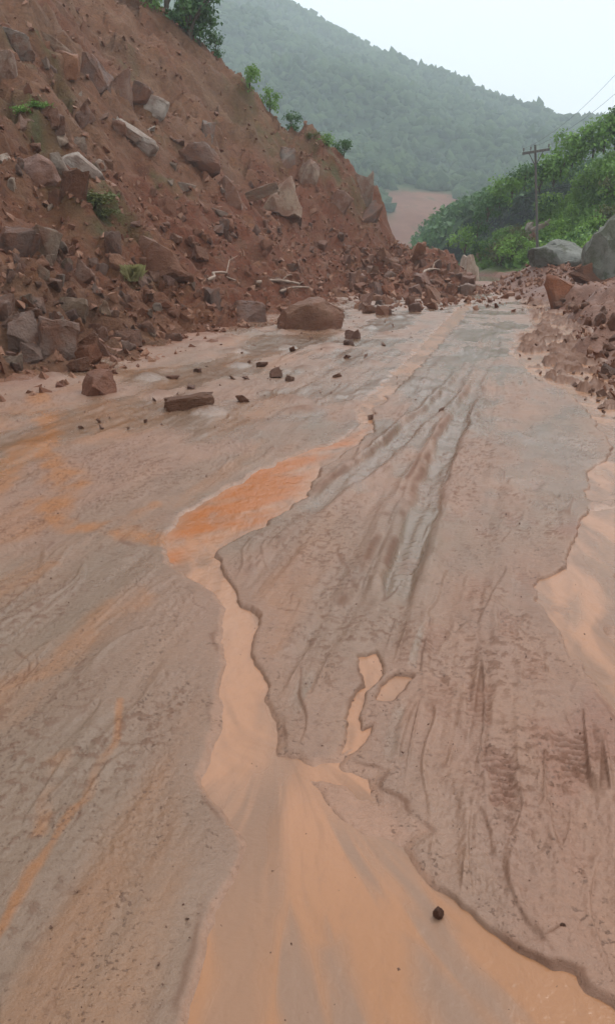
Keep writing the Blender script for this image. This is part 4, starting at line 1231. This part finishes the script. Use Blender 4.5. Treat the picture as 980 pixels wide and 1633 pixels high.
# skyline bushes stand where the hillside crests
crest_line(58.5, [(742, 372), (762, 345), (778, 318), (798, 296), (818, 282), (838, 270), (862, 268), (884, 262), (896, 238), (914, 224), (930, 214), (948, 208), (966, 196), (984, 190), (1004, 180)],
           ['leaf_dark', 'leaf_mid', 'leaf_mid'], 'on the skyline of the right hillside', [1.5, 1.5, 1.6, 1.6, 1.5, 1.5, 1.7, 1.6, 1.9, 1.9, 1.8, 1.9, 2.1, 2.1, 2.2])

# bushes and small trees along the crest of the slide
def on_crest(px, py):
    """the skyline of the spur under a photo column"""
    for q in range(py, py + 60, 2):
        p = hit(px, q)
        if p is not None: return p
    return None
for px, py, s, m, tl, lb in ((398, 150, .8, 'leaf_mid', 1.5, 'slender green bush sticking up from the slide crest'), (430, 172, .8, 'leaf_mid', 1.3, 'short green bush just right of the slender crest bush'),
        (466, 208, .9, 'leaf_dark', 0.9, 'dark bush on the slide crest beside the grey block'), (520, 235, .8, 'leaf_mid', 0.8, 'low spreading green bush on the lower slide crest'),
        (548, 245, .8, 'leaf_dark', 1.0, 'dark green bush at the right end of the crest bushes'), (498, 225, .6, 'leaf_olive', 0.8, 'small olive bush between the crest bushes'),
        (345, 88, 1.0, 'leaf_dark', 1.0, 'dark bush below the crest tree on the slide skyline'), (318, 74, 1.1, 'leaf_dark', 1.0, 'dark leafy bush under the crest tree'),
        (205, 4, 1.3, 'leaf_dark', 1.1, 'dark bush left of the overhanging tree at the top of the slide'), (238, 14, 1.0, 'leaf_mid', 1.0, 'green bush at the foot of the overhanging tree'),
        (296, 50, 1.0, 'leaf_mid', 1.0, 'green bush uphill of the dark leafy bush at the crest tree')):
    p = on_crest(px, py)
    if p is not None: bush(p + np.array([0, 0.3, 0]), s, m, lb, 'crest bushes of the slide', tall=tl)
for px, py, s, m, lb in ((152, 330, .75, 'leaf_olive', 'grassy olive patch of weeds below the narrow pale slab'), (128, 298, .5, 'leaf_dark', 'small dark weed at the end of the narrow pale slab'), (35, 180, .36, 'leaf_mid', 'small bright weed on the slope at the left edge'),
        (170, 345, .45, 'leaf_olive', 'low green weed right of the grassy olive patch'), (60, 172, .45, 'leaf_mid', 'small green weed beside the bright one at the left')):
    p = hit(px, py)
    bush(p, s, m, lb, 'weeds on the slide', name='weed', tall=0.5, cat='weed')
def tuft(p, s, label):
    r = np.random.default_rng(3); VV, FF, TI = [], [], []
    for i in range(260):
        a = r.uniform(0, 6.28); l = r.uniform(.5, 1); o = r.standard_normal(2) * 0.12
        dx, dy = math.cos(a) * r.uniform(.1, .6), math.sin(a) * r.uniform(.1, .6)
        k = len(VV)
        VV += [(o[0] - .015, o[1], 0), (o[0] + .015, o[1], 0), (o[0] + dx * .5 + .01, o[1] + dy * .5, l * .7), (o[0] + dx, o[1] + dy, l * .8)]
        FF.append((k, k + 1, k + 2, k + 3)); TI += [r.random()] * 4
    e = bpy.data.objects.new('grass_tuft', None); col.objects.link(e); e.location = (p[0], p[1], p[2] - .03); e.scale = (s, s, s)
    tag(e, label, 'grass tuft')
    link('blades', np_mesh('blades', np.array(VV), np.array(FF), False, dict(tint=np.array(TI))), M['straw'], e)
tuft(hit(212, 446), 0.42, 'pale straw-coloured grass tuft in the rubble below the dark wedge boulder')

def tree(p, h, lean, label, seed, spread=2.0):
    r = random.Random(seed)
    e = bpy.data.objects.new('tree', None); col.objects.link(e); e.location = p
    tag(e, label, 'tree')
    ends = [(lean[0] * h + r.uniform(-.3, .3), lean[1] * h, h * 0.8)]
    for _ in range(5): ends.append((lean[0] * h + r.uniform(-1, 1) * spread * .7, lean[1] * h + r.uniform(-1, 1) * spread * .6, h * r.uniform(.5, .95)))
    link('trunk', stems('trunk', ends, 0.11, M['bark']), None, e)
    cl = []
    for _ in range(26):
        a, q = r.uniform(0, 6.28), spread * r.uniform(0.1, 1.0)
        zz = r.uniform(0.35, 1.0)
        cl.append((lean[0] * h * zz + q * math.cos(a) * (1.1 - 0.5 * zz), lean[1] * h * zz + q * math.sin(a) * 0.8, h * zz, r.uniform(.3, .6), r.uniform(.22, .4)))
    link('crown', leaf_cloud('crown', cl, 95, 0.17, M['leaf_dark'], seed), None, e)
for px, py, h, ln, lb, sd_ in ((262, 14, 4.2, (0.22, 0), 'dark tree overhanging the slide crest at the top of the picture', 5), (300, 62, 2.6, (0.12, 0), 'smaller dark tree on the slide crest below the overhanging tree', 8)):
    p = on_crest(px, py)
    if p is None:
        r_ = ray(px, py + 20); t_ = 45.5 / r_[1]; p = np.array([r_[0] * t_, 45.5, CAM_H + r_[2] * t_ - .5])
    tree((p[0], p[1] + 0.5, p[2] - 0.1), h, ln, lb, sd_, 1.6 if sd_ == 8 else 2.3)

# woodland of the spur in the valley, too far to tell its trees apart
clumps = []
for _ in range(1500):
    y = random.uniform(97, 185); x = float(np.interp(y, [100, 140, 200], [12.5, 17, 25])) + random.uniform(-4, 26)
    z = float(spur_h(np.array([x]), np.array([y]))[0])
    if z > -5: clumps.append((x, y, z + random.uniform(0.3, 1.5), random.uniform(0.8, 1.9), random.uniform(0.6, 1.5)))
o = link('spur_forest', leaf_cloud('spur_forest', clumps, 6, 0.62, M['leaf_dark'], 909), None)
tag(o, 'dark green woodland covering the spur in the valley', kind='stuff')

# low ground cover of the hillside
r = np.random.default_rng(77)
n = 44000
y = 36 + 28 * r.random(n); x = right_foot(y) + 1.0 + 15 * r.random(n)
hg = fbm(x * 0.4, y * 0.4, 3, 241) * 0.8 + (x - right_foot(y)) > 1.9
x, y = x[hg], y[hg]; z = right_h(x, y)
m = len(x)
c = np.stack([x, y, z + 0.08 + 0.2 * r.random(m)], -1)
nr = r.standard_normal((m, 3)); nr /= np.linalg.norm(nr, axis=1)[:, None]
t = np.cross(nr, r.standard_normal((m, 3))); t /= np.linalg.norm(t, axis=1)[:, None]; b = np.cross(nr, t)
L = 0.2 * r.uniform(.6, 1.5, m)[:, None]
q = np.stack([c - t * L, c + b * L * .45, c + t * L, c - b * L * .45], 1).reshape(-1, 3)
gc = link('ground_cover', np_mesh('ground_cover', q, np.arange(len(q)).reshape(-1, 4), False, dict(tint=np.repeat(r.random(m), 4))), M['leaf_mid'])
tag(gc, 'low green ground cover spread over the right hillside', kind='stuff')

# ------------------------------------------------------------------ utility pole and wires
def bar_mesh(name, p0, p1, r0, r1, mat, sides=10):
    a, b = Vector(p0), Vector(p1); ax = (b - a).normalized()
    s = ax.orthogonal().normalized(); u = ax.cross(s)
    VV = [tuple(q + rr * (math.cos(k * 2 * math.pi / sides) * s + math.sin(k * 2 * math.pi / sides) * u)) for q, rr in ((a, r0), (b, r1)) for k in range(sides)]
    bm = bmesh.new(); vs = [bm.verts.new(v) for v in VV]
    for k in range(sides): bm.faces.new((vs[k], vs[(k + 1) % sides], vs[sides + (k + 1) % sides], vs[sides + k]))
    bm.faces.new(vs[:sides][::-1]); bm.faces.new(vs[sides:])
    me = bpy.data.meshes.new(name); bm.to_mesh(me); bm.free(); me.materials.append(mat)
    return me
YP = 50.0
def at(px, py, Y):
    r = ray(px, py); t = Y / r[1]; return Vector((r[0] * t, Y, CAM_H + r[2] * t))
top = at(852.5, 231, YP); foot = at(863, 372, YP)
gz = float(right_h(np.array([foot.x]), np.array([YP]))[0])
foot.z = min(foot.z, gz) - 0.4
pole = bpy.data.objects.new('utility_pole', None); col.objects.link(pole); pole.location = foot
tag(pole, 'weathered wooden utility pole with one crossarm on the right hillside', 'utility pole')
tp = top - foot
link('shaft', bar_mesh('shaft', (0, 0, 0), tp, 0.085, 0.06, M['pole']), None, pole)
c1, c2 = at(832, 245, YP - .12) - foot, at(875.5, 238, YP - .12) - foot
def beam(name, a, b, w, h, mat):
    bm = bmesh.new(); ax = (b - a); L = ax.length
    bmesh.ops.create_cube(bm, size=1.0)
    me = bpy.data.meshes.new(name)
    bmesh.ops.scale(bm, vec=(L, w, h), verts=bm.verts)
    bmesh.ops.bevel(bm, geom=bm.edges[:], offset=0.01, segments=1, affect='EDGES')
    ang = math.atan2(ax.z, ax.x)
    bmesh.ops.rotate(bm, cent=(0, 0, 0), matrix=Matrix.Rotation(-ang, 3, 'Y'), verts=bm.verts)
    bmesh.ops.translate(bm, vec=(a + b) / 2, verts=bm.verts)
    bm.to_mesh(me); bm.free(); me.materials.append(mat)
    return me
link('crossarm', beam('crossarm', c1, c2, 0.10, 0.13, M['pole']), None, pole)
mid = c1.lerp(c2, 0.5)
for e_ in (0.24, 0.76):
    q = c1.lerp(c2, e_); link('brace', bar_mesh('brace', q - Vector((0, .06, .05)), mid - Vector((0, .06, .75)), 0.025, 0.025, M['pole'], 6), None, pole)
ins = []
for e_ in (0.04, 0.30, 0.96):
    q = c1.lerp(c2, e_) + Vector((0, 0, .07))
    bm = bmesh.new()
    prof = [(0.02, 0), (0.02, .06), (.055, .07), (.06, .11), (.035, .13), (.05, .15), (.05, .19), (.02, .22)]
    rings = [[bm.verts.new((q.x + rr * math.cos(k * math.pi / 5), q.y + rr * math.sin(k * math.pi / 5), q.z + zz)) for k in range(10)] for rr, zz in prof]
    for a_, b_ in zip(rings, rings[1:]):
        for k in range(10): bm.faces.new((a_[k], a_[(k + 1) % 10], b_[(k + 1) % 10], b_[k]))
    bm.faces.new(rings[-1])
    me = bpy.data.meshes.new('insulator'); bm.to_mesh(me); bm.free(); me.materials.append(M['ceramic'])
    link('insulator', me, None, pole)
    ins.append(foot + q + Vector((0, 0, .16)))
far_ends = [at(1120 + 40 * k, -60 + 14 * k, 38.0) for k in range(3)]
for k, (p, q) in enumerate(zip(ins, far_ends)):
    n = 40; pts = [p.lerp(q, i / n) - Vector((0, 0, 1.0 * 4 * (i / n) * (1 - i / n))) for i in range(n + 1)]
    VV, FF = [], []
    for i, v in enumerate(pts):
        for j in range(4): VV.append((v.x + .009 * math.cos(j * math.pi / 2), v.y, v.z + .009 * math.sin(j * math.pi / 2)))
    for i in range(n):
        for j in range(4): FF.append((i * 4 + j, i * 4 + (j + 1) % 4, i * 4 + 4 + (j + 1) % 4, i * 4 + 4 + j))
    o = link('power_wire', np_mesh('power_wire', np.array(VV), np.array(FF), True), M['wire'])
    tag(o, ['overhead wire from the left end of the pole crossarm', 'overhead wire from near the middle of the pole crossarm', 'overhead wire from the right end of the pole crossarm'][k], 'wire', 'overhead wires')

name_all()

# ------------------------------------------------------------------ haze
bm = bmesh.new(); bmesh.ops.create_cube(bm, size=1.0)
zmin = min(-6.0, float(zg.min()) - 1, float(Zm.min()) - 1, float(Zr.min()) - 1, float(Zs.min()) - 1)
ztop = float(Zm.max()) + 14
bmesh.ops.scale(bm, vec=(960, 900, ztop - zmin + 1), verts=bm.verts)
bmesh.ops.translate(bm, vec=(0, 400, (ztop + zmin - 1) / 2), verts=bm.verts)
me = bpy.data.meshes.new('haze'); bm.to_mesh(me); bm.free()
hm = bpy.data.materials.new('haze_air'); hm.use_nodes = True
hn = hm.node_tree.nodes; hn.clear()
ho = hn.new('ShaderNodeOutputMaterial'); hv = hn.new('ShaderNodeVolumePrincipled')
hv.inputs['Color'].default_value = (0.83, 0.94, 1.0, 1)
hv.inputs['Density'].default_value = 0.00095
hv.inputs['Anisotropy'].default_value = 0.0
hm.node_tree.links.new(hv.outputs[0], ho.inputs['Volume'])
hz = link('haze', me, hm)
tag(hz, 'pale rainy mist filling the valley', kind='stuff')
